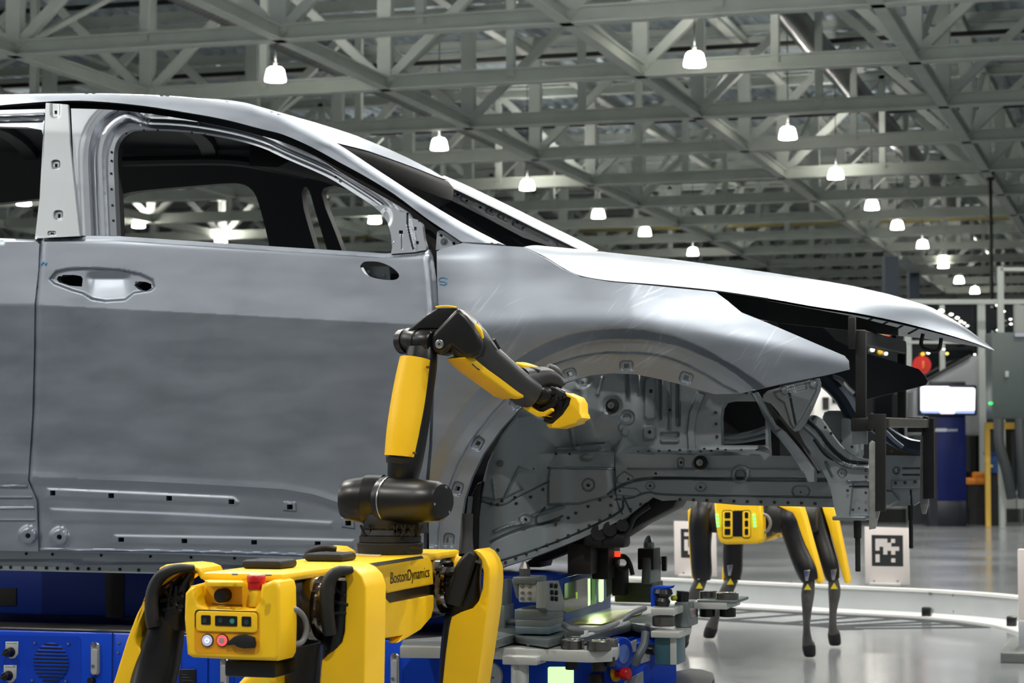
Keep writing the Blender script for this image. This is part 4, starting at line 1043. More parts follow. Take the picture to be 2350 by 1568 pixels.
rod('button_ring', p, p - Vector((0, .003, 0)), .0142, M_blk, cap); bt = rod('power_button', p, p - Vector((0, .005, 0)), .0120, M_lilac, cap)
ic = MB(); q = p - Vector((0, .0054, 0)); M_iconw = mat('white lit icon', (240, 245, 255), .5, emit=1.2)
ic.tube([q + Vector((.0046 * math.sin(g), 0, .0046 * math.cos(g))) for g in np.linspace(.7, 5.58, 12)], .0008, 6, 0); ic.tube([q + Vector((0, 0, .001)), q + Vector((0, 0, .006))], .0008, 6, 0); obj('power_icon', ic, M_iconw, cap)
p = PY(511, 1470, YR)
rod('button_ring', p, p - Vector((0, .003, 0)), .0142, M_blk, cap); rod('motor_button', p, p - Vector((0, .005, 0)), .0120, M_redlit, cap); rod('button_face', p - Vector((0, .004, 0)), p - Vector((0, .0062, 0)), .0068, mat('grey button', (176, 150, 150), .5), cap)
b = MB(); b.prism([PY(a, c, YR - .010) for a, c in ((518, 1477), (536, 1462), (546, 1458), (560, 1457), (575, 1461), (582, 1464), (585, 1478), (583, 1488), (558, 1489), (545, 1486), (536, 1480), (522, 1482))], (0, .010, 0), .002)
obj('port_cover', b, M_rubber, cap)
p = PY(518, 1366, YR + .05); rod('port_plug', p, p - Vector((0, .03, 0)), .0155, M_blk2, cap)
b = MB(); b.box(PY(510, 1366, YR + .03), (.022, .014, .012), .003); obj('plug_tab', b, M_blk2, cap)
b = MB(); b.tube([PY(a, c, YR - .001) for a, c in ((486, 1386), (520, 1389), (556, 1390))], .0014, 6, 3); obj('panel_slot', b, M_blk, cap)
p = PY(588, 1355, YR + .022); es = rod('stop_button', p + Vector((0, 0, .002)), p + Vector((0, 0, .032)), .0205, M_red, cap, prof=[(.86, 0), (.9, .5), (1, .55), (1, .9), (.9, 1)])
rod('stop_collar', p - Vector((0, 0, .035)), p + Vector((0, 0, .003)), .016, M_yel, cap)
b = MB(); q = p + Vector((0, 0, .0322))
for g0 in (.3, 2.4, 4.5):
    b.tube([q + Vector((.0135 * math.cos(g0 + t), .0135 * math.sin(g0 + t), 0)) for t in (0, .4, .8, 1.2)], .0017, 6, 2)
b.cyl(q, q + Vector((0, 0, .001)), .004, seg=10); obj('stop_arrows', b, M_white, cap, kind='stuff')
b = MB(); b.box((BX + .01, 4.46, .532), (.12, .12, .035), .006); obj('belly_block', b, M_blk, nr)
b = MB(); b.tube([PY(657, 1398, 4.40), PY(680, 1400, 4.42), PY(699, 1420, 4.45), PY(703, 1450, 4.46), PY(692, 1474, 4.45), PY(672, 1478, 4.43), PY(657, 1470, 4.40)], .0065, 10, 5); obj('hip_cable', b, M_grey, nr)
b = MB(); b.box((BX, 5.64, .65), (.22, .11, .17), .03, seg=3); obj('front_cap', b, M_yel, nr)
# hip actuators
for (x, y, s) in ((XR - .045, 4.57, 1), (XR - .045, 5.43, 1), (2 * BX - XR + .045, 4.57, -1), (2 * BX - XR + .045, 5.43, -1)):
    h = rod('hip_actuator', Vector((x, y, .655)), Vector((x + .075 * s, y, .655)), .072, M_chrome, nr, seg=28, prof=[(.7, 0), (1, .1), (1, .45), (.8, .5), (.82, .7), (.6, .78), (.55, 1)])
    rod('hip_collar', Vector((x + .05 * s, y, .655)), Vector((x + .085 * s, y, .655)), .05, M_blk2, nr)
# ---- hips and legs
def leg(shell, thigh, strap, housing, Y, hipx, hipz, shankP, extra=None, dep=.13):
    l = limb('leg', thigh, M_blk, nr)
    s = pprism('leg_shell', shell, Y - .02, dep, M_yel, l, .020, 4)
    if strap: limb('leg_strap', strap, M_blk2, l, pw=3.5)
    if housing: limb('hip_housing', housing, M_blk, l, pw=3)
    if shankP: limb('shank', shankP, M_blk2, l)
    return l
# right hind leg
lg = leg([(762, 1301), (778, 1297), (796, 1298), (816, 1307), (832, 1324), (840, 1350), (839, 1440), (836, 1600), (733, 1600), (735, 1540), (738, 1516), (752, 1502), (772, 1488), (784, 1474), (790, 1450), (793, 1380), (794, 1340), (790, 1318), (781, 1308)],
    [(780, 1400, 4.60, 30, .045), (772, 1470, 4.61, 36, .05), (782, 1560, 4.62, 46, .05), (790, 1640, 4.60, 42, .045)],
    [(800, 1309, 4.52, 9, .03), (770, 1316, 4.50, 14, .035), (753, 1345, 4.50, 17, .04), (750, 1400, 4.50, 17, .04), (756, 1450, 4.51, 16, .035)],
    [(790, 1330, 4.56, 18, .05), (788, 1380, 4.56, 22, .05), (780, 1440, 4.56, 24, .05), (772, 1490, 4.56, 26, .05)], 4.53, 0, 0,
    [(792, 1640, 4.58, 38, .035), (800, 1900, 4.75, 20, .02), (800, 2085, 4.52, 16, .018)])
for i, (a, c) in enumerate(((782, 1360), (785, 1385), (780, 1408))):
    b = MB(); b.box(PY(a, c, 4.515), (.035, .012, .008), .002, Matrix.Rotation(.5 - .3 * i, 3, 'Y')); obj('housing_rib', b, M_blk2, lg)
# left hind leg (spread outwards)
ll = leg([(366, 1303), (380, 1296), (415, 1294), (440, 1297), (458, 1304), (463, 1316), (460, 1330), (452, 1318), (438, 1308), (400, 1304), (374, 1318), (345, 1352), (333, 1384), (322, 1420), (311, 1462), (312, 1478), (325, 1494), (338, 1510), (337, 1540), (318, 1600), (246, 1600), (262, 1560), (290, 1470), (312, 1412), (333, 1372), (350, 1330)],
    [(385, 1400, 4.57, 40, .05), (376, 1460, 4.56, 46, .05), (358, 1540, 4.55, 52, .05), (335, 1620, 4.52, 48, .045)],
    [(440, 1304, 4.52, 8, .03), (405, 1306, 4.50, 11, .035), (370, 1322, 4.50, 14, .04), (350, 1360, 4.50, 15, .04), (348, 1410, 4.50, 16, .04), (352, 1440, 4.50, 15, .035)],
    [(432, 1322, 4.57, 14, .05), (418, 1350, 4.57, 24, .05), (398, 1390, 4.57, 36, .05), (392, 1440, 4.57, 40, .05)], 4.53, 0, 0,
    [(335, 1620, 4.52, 42, .035), (300, 1900, 4.75, 20, .02), (280, 2085, 4.55, 16, .018)], dep=.12)
for (a, c), (e, f) in (((375, 1352), (415, 1405)), ((368, 1380), (420, 1368)), ((395, 1335), (385, 1400)), ((372, 1400), (420, 1392)), ((405, 1345), (400, 1410))):
    b = MB(); b.beam(PY(a, c, 4.515), PY(e, f, 4.515), .006, .008, bev=.001); obj('housing_rib', b, M_blk2, ll)
limb('hip_screw_barrel', [(436, 1318, 4.52, 7, .008), (420, 1345, 4.52, 8, .009)], M_blk, ll)
# right fore leg
rl_ = leg([(1086, 1264), (1092, 1261), (1104, 1268), (1116, 1284), (1124, 1306), (1125, 1330), (1121, 1390), (1110, 1470), (1090, 1600), (1012, 1600), (1022, 1500), (1030, 1440), (1036, 1416), (1056, 1406), (1084, 1396), (1098, 1380), (1107, 1350), (1109, 1315), (1104, 1286)],
    [(1074, 1340, 5.47, 26, .045), (1058, 1400, 5.48, 34, .05), (1052, 1480, 5.49, 40, .05), (1046, 1600, 5.48, 42, .045)],
    [(1086, 1268, 5.40, 10, .03), (1068, 1300, 5.40, 20, .035), (1050, 1350, 5.40, 22, .035), (1040, 1385, 5.40, 20, .035)],
    [(1098, 1290, 5.45, 9, .03), (1088, 1330, 5.45, 16, .04), (1078, 1370, 5.45, 28, .045), (1058, 1400, 5.45, 36, .05)], 5.40, 0, 0,
    [(1052, 1600, 5.46, 36, .035), (1050, 1800, 5.6, 18, .02), (1048, 1925, 5.42, 14, .018)], dep=.12)
limb('leg_strap', [(1073, 1180, 5.44, 13, .01), (1072, 1230, 5.43, 13, .01), (1070, 1275, 5.41, 18, .012)], M_blk2, rl_)
for a, c in ((1028, 1295), (1034, 1318), (1030, 1340), (1026, 1365)):
    p = PY(a, c, 5.38); rod('hip_bolt', p + Vector((-.012, .01, 0)), p + Vector((.012, -.004, 0)), .008, M_blk, rl_, seg=12)
# left fore leg: only its hip arch shows over the body
lf = leg([(722, 1262), (740, 1255), (765, 1257), (783, 1268), (788, 1290), (770, 1330), (700, 1600), (640, 1600), (690, 1350), (712, 1290)],
    [(740, 1330, 5.45, 30, .045), (722, 1400, 5.44, 38, .05), (700, 1500, 5.42, 40, .05), (690, 1600, 5.40, 40, .045)],
    [(772, 1262, 5.40, 7, .03), (745, 1258, 5.39, 8, .035), (715, 1268, 5.39, 11, .035), (700, 1296, 5.39, 12, .035)], None, 5.42, 0, 0,
    [(690, 1600, 5.40, 34, .035), (670, 1800, 5.6, 18, .02), (660, 1925, 5.42, 14, .018)], dep=.12)
b = MB(); 
limb('leg_shell', [(640, 1546, 5.36, 30, .03), (605, 1560, 5.36, 34, .03), (560, 1600, 5.36, 30, .03)], M_yel, lf)
tri_ = [PY(a, c, 5.30) for a, c in ((594, 1566), (614, 1554), (622, 1572))]; b = MB(); b.prism(tri_, (0, .002, 0)); obj('warning_sticker', b, mat('yellow sticker', (225, 205, 40), .5), lf)
# ---- arm
AY = 5.32
base = MB(); pb = PY(895, 1272, AY); pb.x = BX + .0; 
for (r0, r1, z0, z1) in ((.084, .086, .742, .772), (.080, .080, .772, .790), (.077, .073, .790, .806), (.070, .070, .806, .846)):
    base.lathe([(r0 - .003, 0), (r0, .1), (r1, .9), (r1 - .003, 1)], (pb.x, AY, z0), (pb.x, AY, z1), 40)
arm = obj('arm_turret', base, M_blk2, nr, smooth=40)
for k in range(14):
    a, c = 838 + k * 9.3, 1218; 
    b = MB(); q = PY(a, c, AY - .066); b.beam(q + Vector((0, 0, -.014)), q + Vector((.012 * (1 if k % 2 else -1), 0, .014)), .004, .006); obj('turret_rib', b, M_blk, arm)
b = MB(); b.box(PY(954, 1254, AY - .075), (.03, .012, .012), .002); obj('turret_port', b, M_blk, arm)
# shoulder: two motor cans left and right of the link root
sh_l = rod('shoulder_motor', PY(880, 1148, AY), PY(784, 1146, AY - .01), .062, M_blk, arm, seg=36, prof=[(1.06, 0), (1.08, .18), (1.06, .42), (.98, .44), (.94, .62), (.86, .88), (.72, .98), (.5, 1)])
sh_r = rod('shoulder_motor', PY(888, 1150, AY - .02), PY(1018, 1150, AY - .09), .064, M_blk, arm, seg=36, prof=[(1.0, 0), (1.0, .12), (.93, .2), (.84, .70), (.78, .92), (.66, .99), (.5, 1)])
p0_, p1_ = PY(888, 1150, AY - .02), PY(1018, 1150, AY - .09); ax = (p1_ - p0_)
rod('motor_rim', p0_ + ax * .10, p0_ + ax * .125, .0655, M_silver, sh_r, seg=40)
for g in (.5, 2.6, 4.6):
    u = ax.normalized().orthogonal().normalized(); v = ax.normalized().cross(u); q = p0_ + ax * .99 + (u * math.cos(g) + v * math.sin(g)) * .036
    rod('motor_screw', q, q + ax.normalized() * .003, .0035, M_silver, sh_r, seg=8)
b = MB(); b.prism([PY(a, c, AY - .03) for a, c in ((838, 1215), (838, 1188), (846, 1182), (874, 1182), (880, 1188), (880, 1212), (912, 1212), (912, 1190), (960, 1190), (964, 1225), (838, 1230))], (0, .07, 0), .004); obj('shoulder_bracket', b, M_blk2, arm)
for x0 in (884, 868):
    limb('motor_fin', [(x0, 1106, AY - .035, 5, .02), (x0 - 2, 1150, AY - .045, 5, .03), (x0, 1190, AY - .035, 5, .02)], M_blk, arm)
# upper link
UL = [(922, 1130, AY + .0, 34, .042), (925, 1095, AY, 36, .042), (930, 1060, AY, 40, .044), (942, 980, AY + .02, 42, .046), (956, 880, AY + .04, 42, .046), (966, 830, AY + .05, 38, .044), (968, 800, AY + .055, 34, .04)]
ul = limb('upper_link', UL, M_blk, arm)
b = MB()
YL = [(922, 1049, AY - .004, 40, .05), (928, 990, AY + .002, 41, .05), (937, 935, AY + .014, 42, .05), (946, 880, AY + .026, 41, .05), (955, 826, AY + .037, 38, .05)]
limb_mb(b, YL, a0=160, a1=385 - 360 + 360 - 20, sc=1.0, th=.88, n=20, pw=2.4) if False else limb_mb(b, YL, a0=165, a1=375, th=.86, n=24, pw=2.3)
obj('link_cover', b, M_yel, ul, smooth=50)
limb('link_collar', [(925, 1064, AY, 39, .046), (926, 1050, AY, 40, .048)], M_blk2, ul)
for a, c, y in ((981, 843, AY - .005), (950, 1040, AY - .045)):
    p = PY(a, c, y); rod('cover_screw', p + Vector((0, .01, 0)), p - Vector((0, .003, 0)), .0035, mat('rust screw', (110, 60, 20), .5), ul, seg=10)
# elbow
EY = AY + .06
kn = rod('elbow_knuckle', PY(934, 780, EY + .02), PY(996, 786, EY - .02), .032, M_blk, arm, seg=28, prof=[(.85, 0), (1, .06), (1, .45), (.9, .48), (.9, .53), (1, .56), (1, .94), (.85, 1)])
rod('elbow_cheek', PY(922, 785, EY + .03), PY(936, 783, EY + .02), .033, M_blk, arm, seg=28)
hoodP = [(931, 764), (938, 754), (950, 745), (975, 724), (1003, 706), (1049, 706), (1058, 716), (1030, 748), (1012, 756), (960, 756), (945, 762)]
hf = pprism('elbow_hood', hoodP, EY - .01, .075, M_blk, arm, .008, 3)
fork = pprism('elbow_fork', [(986, 792), (988, 770), (1004, 752), (1042, 712), (1052, 709), (1070, 724), (1086, 744), (1098, 768), (1104, 795), (1098, 815), (1080, 822), (1062, 818), (1036, 796), (1024, 808), (1008, 815), (993, 810)], EY - .035, .085, M_blk, arm, .012, 3)
p = PY(1009, 790, EY - .036); eb = rod('elbow_bolt', p + Vector((0, .01, 0)), p - Vector((0, .004, 0)), .0115, M_silver, fork)
rod('bolt_socket', p - Vector((0, .003, 0)), p - Vector((0, .0048, 0)), .003, M_hole, eb, seg=8)
b = MB(); b.tube([PY(a, c, EY - .012) for a, c in ((1000, 705), (1025, 703), (1048, 706))], .0025, 8, 3); obj('elbow_trim', b, M_yel, hf)
# forearm
FA = [(1060, 765, EY + .01, 44, .05), (1080, 790, EY + .03, 47, .052), (1105, 815, EY + .06, 40, .047), (1140, 845, EY + .11, 38, .045), (1180, 880, EY + .17, 37, .045), (1212, 902, EY + .22, 36, .045)]
fa_ = limb('forearm', FA, mat('charcoal arm shell', (48, 49, 51), .42), arm)
b = MB(); FB = [(1086, 826, EY + .035, 33, .056), (1100, 836, EY + .06, 33, .053), (1140, 868, EY + .11, 31, .05), (1175, 893, EY + .165, 27, .048), (1196, 908, EY + .20, 22, .046)]
limb_mb(b, [(a - 6 + 12, c - 10, y - .006, w_, d_) for a, c, y, w_, d_ in FB], th=.9, n=22, pw=2.6, a0=60 + 180, a1=60 + 330 + 30 - 60) if False else None
cov = [(1066, 822), (1076, 818), (1092, 812), (1100, 812), (1150, 852), (1190, 885), (1214, 905), (1207, 914), (1192, 916), (1176, 910), (1130, 876), (1092, 848), (1074, 832)]
cv = MB()
def quad_strip(P0, Y0, Y1):
    return [PY(a, c, Y0 + (Y1 - Y0) * ss(1066, 1214, np.array([a * 1.0]))[0]) for a, c in P0]
cv.prism(quad_strip(cov, EY - .045, EY + .155), (0, .07, 0), .010, 3) if False else None
def skewprism(P, Yf, th, bev):
    # planar polygon on the vertical plane through the forearm axis, so that the cover follows the arm away from the viewer
    a0 = PY(1070, 820, EY - .028); a1 = PY(1214, 905, EY + .172); n_ = (a1 - a0).cross(Vector((0, 0, 1))).normalized()
    if n_.y > 0: n_ = -n_
    pts = []
    for a, c in P:
        d = rdir(a, c); t = (a0 - CAM).dot(n_) / d.dot(n_); pts.append(CAM + d * t)
    b = MB(); b.prism(pts, -n_ * th, bev, 3); return b
obj('forearm_cover', skewprism(cov, None, .075, .010), M_yel, fa_, smooth=50)
obj('cover_slot', skewprism([(1083, 837), (1086, 836), (1100, 848), (1097, 849)], None, .004, 0).__class__() if False else (lambda q: q)(skewprism([(1083, 837), (1086, 835.5), (1101, 848), (1098, 850)], None, .004, 0)), M_blk, fa_) if False else None
sl_ = MB(); sl_.tube([PY(1084, 836, EY - .012), PY(1100, 849, EY + .01)], .0018, 6, 0); obj('cover_slot', sl_, M_blk, fa_)
limb('forearm_accent', [(1090, 746, EY - .015, 6, .012), (1099, 760, EY - .012, 8, .012), (1107, 776, EY - .005, 4, .01)], M_yel, fa_)
b = MB(); b.tube([PY(1133, 779, EY + .03), PY(1146, 800, EY + .05)], .004, 8, 0); obj('arm_slot', b, M_blk, fa_)
limb('wrist_accent', [(1184, 834, EY + .26, 3, .02), (1205, 842, EY + .27, 10, .03), (1232, 845, EY + .29, 4, .02)], M_yel, fa_)
# wrist and gripper
WY = EY + .24
wr = limb('wrist', [(1196, 878, WY - .03, 34, .045), (1222, 872, WY, 30, .045), (1250, 866, WY + .02, 24, .04), (1272, 872, WY + .04, 20, .035), (1290, 884, WY + .05, 14, .03)], mat('charcoal arm shell', (48, 49, 51), .42), arm)
limb('camera_hood', [(1256, 842, WY + .03, 10, .025), (1272, 856, WY + .04, 16, .03), (1290, 878, WY + .06, 9, .025)], M_blk2, wr)
b = MB(); b.box(PY(1228, 852, WY - .02), (.03, .03, .018), .005, Matrix.Rotation(.25, 3, 'Y')); obj('wrist_latch', b, M_blk2, wr)
gb = pprism('gripper_body', [(1196, 906), (1206, 894), (1222, 884), (1250, 879), (1274, 886), (1298, 899), (1308, 916), (1292, 955), (1266, 975), (1236, 953), (1208, 926)], WY + .0, .075, M_blk, arm, .008, 3)
hub = rod('gripper_motor', PY(1246, 906, WY + .02), PY(1246, 906, WY - .02), .030, M_blk, gb, seg=30, prof=[(1, 0), (1, .5), (.85, .82), (.45, 1)])
for k in range(8):
    b = MB(); b.beam(PY(1234 + k * 4.4, 940 - k * 4.6, WY - .003), PY(1254 + k * 4.2, 930 - k * 4.6, WY - .003), .0035, .008); obj('cooling_fin', b, M_blk2, gb)
for k in range(7):
    b = MB(); b.beam(PY(1276 + k * 4, 920 - k * 1.5, WY - .003), PY(1281 + k * 4, 899 + k * 1.2, WY - .003), .003, .008); obj('cooling_fin', b, M_blk2, gb)
pprism('gripper_strap', [(1182, 917), (1196, 918), (1214, 933), (1230, 944), (1246, 946), (1264, 937), (1266, 943), (1250, 954), (1262, 957), (1266, 948), (1258, 962), (1238, 957), (1236, 958), (1230, 957), (1204, 940)][:9] + [(1266, 943), (1250, 955), (1234, 957), (1204, 940)][1:], WY - .045, .03, M_yel, gb, .003)
jaw = [(1252, 975), (1260, 983), (1282, 984), (1322, 972), (1326, 966), (1336, 960), (1334, 952), (1331, 948), (1330, 926), (1322, 912), (1296, 901), (1300, 910), (1309, 914), (1305, 930), (1290, 952), (1268, 972)]
pprism('gripper_jaw', jaw, WY - .01, .09, M_yel, gb, .006, 3)
pprism('jaw_lining', [(1246, 968), (1268, 974), (1292, 954), (1308, 930), (1310, 912), (1296, 898), (1270, 930), (1250, 950)], WY + .0, .07, M_blk, gb, .004)

# ================================================================== second robot, walking towards the car from behind it
fr0 = PY(1690, 1250, 10.27)
fb_ = thing('quadruped_robot', 'yellow four-legged robot without an arm walking behind the car nose', 'robot', (fr0.x, 10.7, 0))
FY = 10.27
def fp(name, P, Y, th, m, par, bev=.008): return pprism(name, P, Y, th, m, par, bev, 2)
fcap = fp('front_cap', [(1637, 1140), (1744, 1140), (1748, 1200), (1750, 1236), (1744, 1247), (1735, 1249), (1664, 1250), (1652, 1245), (1646, 1232), (1641, 1195)], FY, .12, M_yel, fb_, .014)
b = MB(); b.box((fr0.x + .02, 10.85, .68), (.2, 1.05, .17), .02); obj('body_core', b, M_blk2, fb_)
b = MB(); b.box((fr0.x + .02, 10.85, .775), (.22, 1.05, .03), .01); obj('top_cover', b, M_yel, fb_)
for s in (-1, 1):
    b = MB(); b.box((fr0.x + .02 + .115 * s, 10.9, .68), (.03, .5, .18), .012); obj('side_panel', b, M_yel, fb_)
b = MB(); b.prism([PY(a, c, FY + .3) for a, c in ((1752, 1245), (1790, 1222), (1795, 1205), (1760, 1215))], (0, .3, 0), .004); obj('belly_fin', b, M_yel, fb_)
fp('sensor_column', rrp(1681, 1172, 1708, 1232, 4), FY - .003, .006, M_blk, fcap, .001)
for x0, x1, sk in ((1658, 1681, 0), (1704, 1722, 0)):
    fp('sensor_outline', rrp(x0 - 1, 1171, x1 + 1, 1236, 6), FY - .002, .004, M_blk, fcap, .0)
    fr_p = fp('sensor_frame', rrp(x0, 1173, x1, 1234, 5), FY - .004, .005, M_yel, fcap, .001)
    for k in range(3):
        fp('sensor_window', rrp(x0 + 5, 1176 + k * 19, x1 - 5, 1190 + k * 19, 2), FY - .006, .003, M_blk, fcap, 0)
M_led = mat('green status light', (120, 255, 130), .4, emit=1.6)
for x in (1645, 1730):
    l_ = MB()
    for k in range(4): l_.tube([PY(x + k * .7, 1180 + k * 8, FY - .004), PY(x + k * .7 + .5, 1186 + k * 8, FY - .004)], .006, 8, 0)
    obj('status_light', l_, M_led, fcap, kind='stuff')
b = MB(); b.tube([PY(1748, 1180, FY + .06), PY(1762, 1186, FY + .06), PY(1768, 1203, FY + .06), PY(1760, 1220, FY + .06), PY(1748, 1220, FY + .06)], .008, 8, 4); obj('hip_cable', b, M_grey, fb_)
for px, y in ((1627, FY + .2), (1770, FY + .2), (1690, FY + .95), (1850, FY + .95)):
    p = PY(px, 1190, y); rod('hip_actuator', p - Vector((.06, 0, 0)), p + Vector((.06, 0, 0)), .07, M_blk2, fb_)
def fleg(thigh, shell, shank, Y, knee):
    l = limb('leg', thigh, M_blk, fb_, pw=3.2)
    fp('leg_shell', shell, Y - .02, .12, M_yel, l, .006)
    limb('shank', shank[:-1], mat('grey carbon shank', (72, 70, 68), .5), l)
    f1, f2 = shank[-2], shank[-1]; a_, c_, y_, w_, d_ = f2
    limb('foot', [(f1[0], f1[1] - 6, f1[2], f1[3] * .8, f1[4] * .8), (f1[0], f1[1] + 2, f1[2], f1[3] * 1.02, f1[4] * 1.02), (a_, c_ - 6, y_, w_, d_), (a_, c_, y_, w_ * .9, d_ * .9), (a_, c_ + 3, y_, w_ * .6, d_ * .6)], M_rubber, l, sub=3)
    a, c, yy = knee
    kp = fp('knee_cover', [(a - 8, c - 36), (a + 6, c - 38), (a + 4, c - 26), (a + 1, c - 12), (a - 5, c - 12)], yy, .01, M_silver, l, .002)
    st_ = fp('warning_sticker', [(a - 8, c + 8), (a, c - 6), (a + 8, c + 8)], yy, .006, mat('yellow sticker', (225, 205, 40), .5), l, 0)
    return l
# front pair
fleg([(1612, 1150, 10.48, 22, .06), (1611, 1180, 10.46, 27, .07), (1608, 1215, 10.45, 27, .07), (1608, 1260, 10.45, 24, .06), (1611, 1315, 10.45, 23, .055), (1614, 1334, 10.45, 17, .04)],
     [(1578, 1172), (1590, 1163), (1612, 1158), (1608, 1166), (1592, 1172), (1585, 1190), (1586, 1260), (1592, 1330), (1587, 1328), (1581, 1260)],
     [(1610, 1328, 10.45, 14, .03), (1596, 1362, 10.45, 15, .03), (1586, 1400, 10.5, 10, .02), (1574, 1460, 10.8, 9, .02), (1568, 1472, 10.84, 13, .024), (1563, 1487, 10.88, 12, .026)], 10.45, (1605, 1343, 10.40))
fleg([(1798, 1160, 10.50, 24, .06), (1808, 1190, 10.48, 28, .07), (1818, 1215, 10.48, 27, .07), (1832, 1262, 10.46, 24, .06), (1852, 1312, 10.44, 24, .055), (1862, 1334, 10.44, 18, .04)],
     [(1782, 1160), (1838, 1163), (1846, 1190), (1862, 1250), (1885, 1332), (1883, 1340), (1874, 1339), (1868, 1326), (1850, 1268), (1828, 1196), (1818, 1178)],
     [(1858, 1330, 10.44, 12, .03), (1854, 1362, 10.44, 15, .03), (1852, 1400, 10.44, 11, .022), (1851, 1440, 10.58, 8, .018), (1853, 1474, 10.63, 12, .022), (1856, 1482, 10.64, 15, .026), (1858, 1505, 10.66, 14, .03)], 10.44, (1853, 1346, 10.38))
# hind pair
fleg([(1690, 1200, 11.4, 22, .06), (1683, 1250, 11.4, 23, .06), (1682, 1310, 11.4, 22, .055), (1684, 1332, 11.4, 16, .04)],
     [(1660, 1252), (1668, 1252), (1666, 1300), (1662, 1335), (1656, 1330), (1658, 1300)],
     [(1682, 1328, 11.4, 13, .03), (1668, 1355, 11.4, 15, .03), (1652, 1385, 11.45, 10, .02), (1642, 1415, 11.55, 10, .02), (1633, 1440, 11.58, 14, .026), (1628, 1462, 11.6, 14, .03)], 11.4, (1676, 1334, 11.34))
fleg([(1862, 1150, 11.35, 22, .06), (1872, 1185, 11.35, 25, .065), (1886, 1240, 11.33, 22, .06), (1904, 1300, 11.3, 21, .055), (1912, 1330, 11.3, 15, .04)],
     [(1886, 1163), (1911, 1165), (1920, 1200), (1947, 1332), (1946, 1340), (1938, 1338), (1930, 1310), (1910, 1240)],
     [(1912, 1328, 11.3, 11, .03), (1915, 1358, 11.3, 14, .03), (1912, 1400, 11.3, 9, .02), (1911, 1435, 11.3, 9, .02), (1914, 1455, 11.32, 14, .026), (1916, 1479, 11.34, 14, .03)], 11.3, (1914, 1344, 11.24))
# ================================================================== blue carrier cart under the car
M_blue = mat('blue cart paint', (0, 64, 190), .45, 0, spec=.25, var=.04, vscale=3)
M_blued = mat('cart blue darkened as shade', (0, 34, 110), .45, 0, spec=.25)  # cart blue darkened for the shade under the car, also on the seams
M_alu = mat('milled aluminium', (196, 199, 196), .42, .55, var=.05, vscale=10)
M_alud = mat('grey clamp steel', (118, 127, 127), .42, .7, var=.08, vscale=10)
M_roll = mat('turned roller steel', (120, 118, 116), .3, 1.0, var=.1, vscale=20)
M_gl = mat('pale green lit panel', (206, 255, 178), .4, emit=1.0)
M_dgl = mat('dark green window', (20, 40, 26), .08, 0, spec=.8)
cart = thing('carrier_cart', 'blue carrier cart with clamp towers and steel rollers standing under the car body', 'cart', tuple(PY(700, 2100, 6.9)))
ZC = .430; CYF = 6.30
xl = PY(-330, 1500, CYF).x; xr = PY(1372, 1500, CYF).x; xend = PY(1552, 1500, 6.62).x
# chassis: front face, then a slanted end
b = MB(); foot = [(xl, CYF), (xr, CYF), (xr + .05, CYF + .03), (xend, 6.62), (PY(1543, 1500, 7.5).x, 7.5), (xl, 7.5)]
b.prism([(x, y, .12) for x, y in foot], (0, 0, ZC - .12), .006); ch_ = obj('chassis', b, M_blue, cart, smooth=30)
for (x, y) in [(x, y) for x in (xl + .4, xl + 1.6, xr - .3) for y in (6.45, 7.35)]:
    w1 = MB(); w1.cyl((x, y - .04, .1), (x, y + .04, .1), .1, seg=24); obj('wheel', w1, M_rubber, cart)
# upper box carrying the body
UX = PY(1258, 1380, 6.56).x; UY = 6.56
b = MB(); yb = PX(1393, 1380, UX).y
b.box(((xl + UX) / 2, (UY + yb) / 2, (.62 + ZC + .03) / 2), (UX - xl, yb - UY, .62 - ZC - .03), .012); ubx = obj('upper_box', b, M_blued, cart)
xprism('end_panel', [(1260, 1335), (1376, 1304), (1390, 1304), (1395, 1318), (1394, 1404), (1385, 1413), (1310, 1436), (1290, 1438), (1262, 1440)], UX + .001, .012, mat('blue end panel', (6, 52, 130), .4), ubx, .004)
xprism('window', [(1293, 1340), (1362, 1321), (1368, 1328), (1367, 1386), (1298, 1406), (1292, 1402)], UX + .013, .003, M_dgl, ubx, .0)
xprism('window_light', [(1349, 1329), (1354, 1328), (1354, 1388), (1350, 1391)], UX + .0165, .001, M_gl, ubx, 0)
xprism('window_light', [(1321, 1360), (1325, 1359), (1325, 1374), (1322, 1375)], UX + .0165, .001, mat('dim green lit strip', (150, 190, 60), .4, emit=.5), ubx, 0)
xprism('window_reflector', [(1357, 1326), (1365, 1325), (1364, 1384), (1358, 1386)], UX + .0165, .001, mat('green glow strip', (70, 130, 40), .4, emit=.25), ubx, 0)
xprism('light_slot', [(1375, 1323), (1379, 1321), (1383, 1323), (1383, 1378), (1379, 1382), (1374, 1382), (1373, 1340)], UX + .013, .004, M_gl, ubx, .001)
gl = bpy.data.lights.new('slot_light', 'AREA'); gl.energy = .35; gl.size = .12; gl.color = (.75, 1, .45)
go = bpy.data.objects.new('slot_light', gl); COL.objects.link(go); go.location = PX(1368, 1360, UX + .03); go.rotation_euler = (0, math.radians(-65), 0)
for P in ([(-20, 1350), (37, 1350), (37, 1391), (-20, 1391)], [(240, 1316), (285, 1317), (283, 1418), (242, 1418)]):
    pprism('dark_opening', P, UY - .003, .01, M_hole, ubx, .001)
b = MB(); b.box(((xl + UX) / 2, (CYF + UY) / 2 + .01, ZC + .003), (UX - xl - .02, UY - CYF - .02, .006), .001); obj('deck_shade', b, M_rubber, cart)  # black sheet painted as the shadow on the chassis top
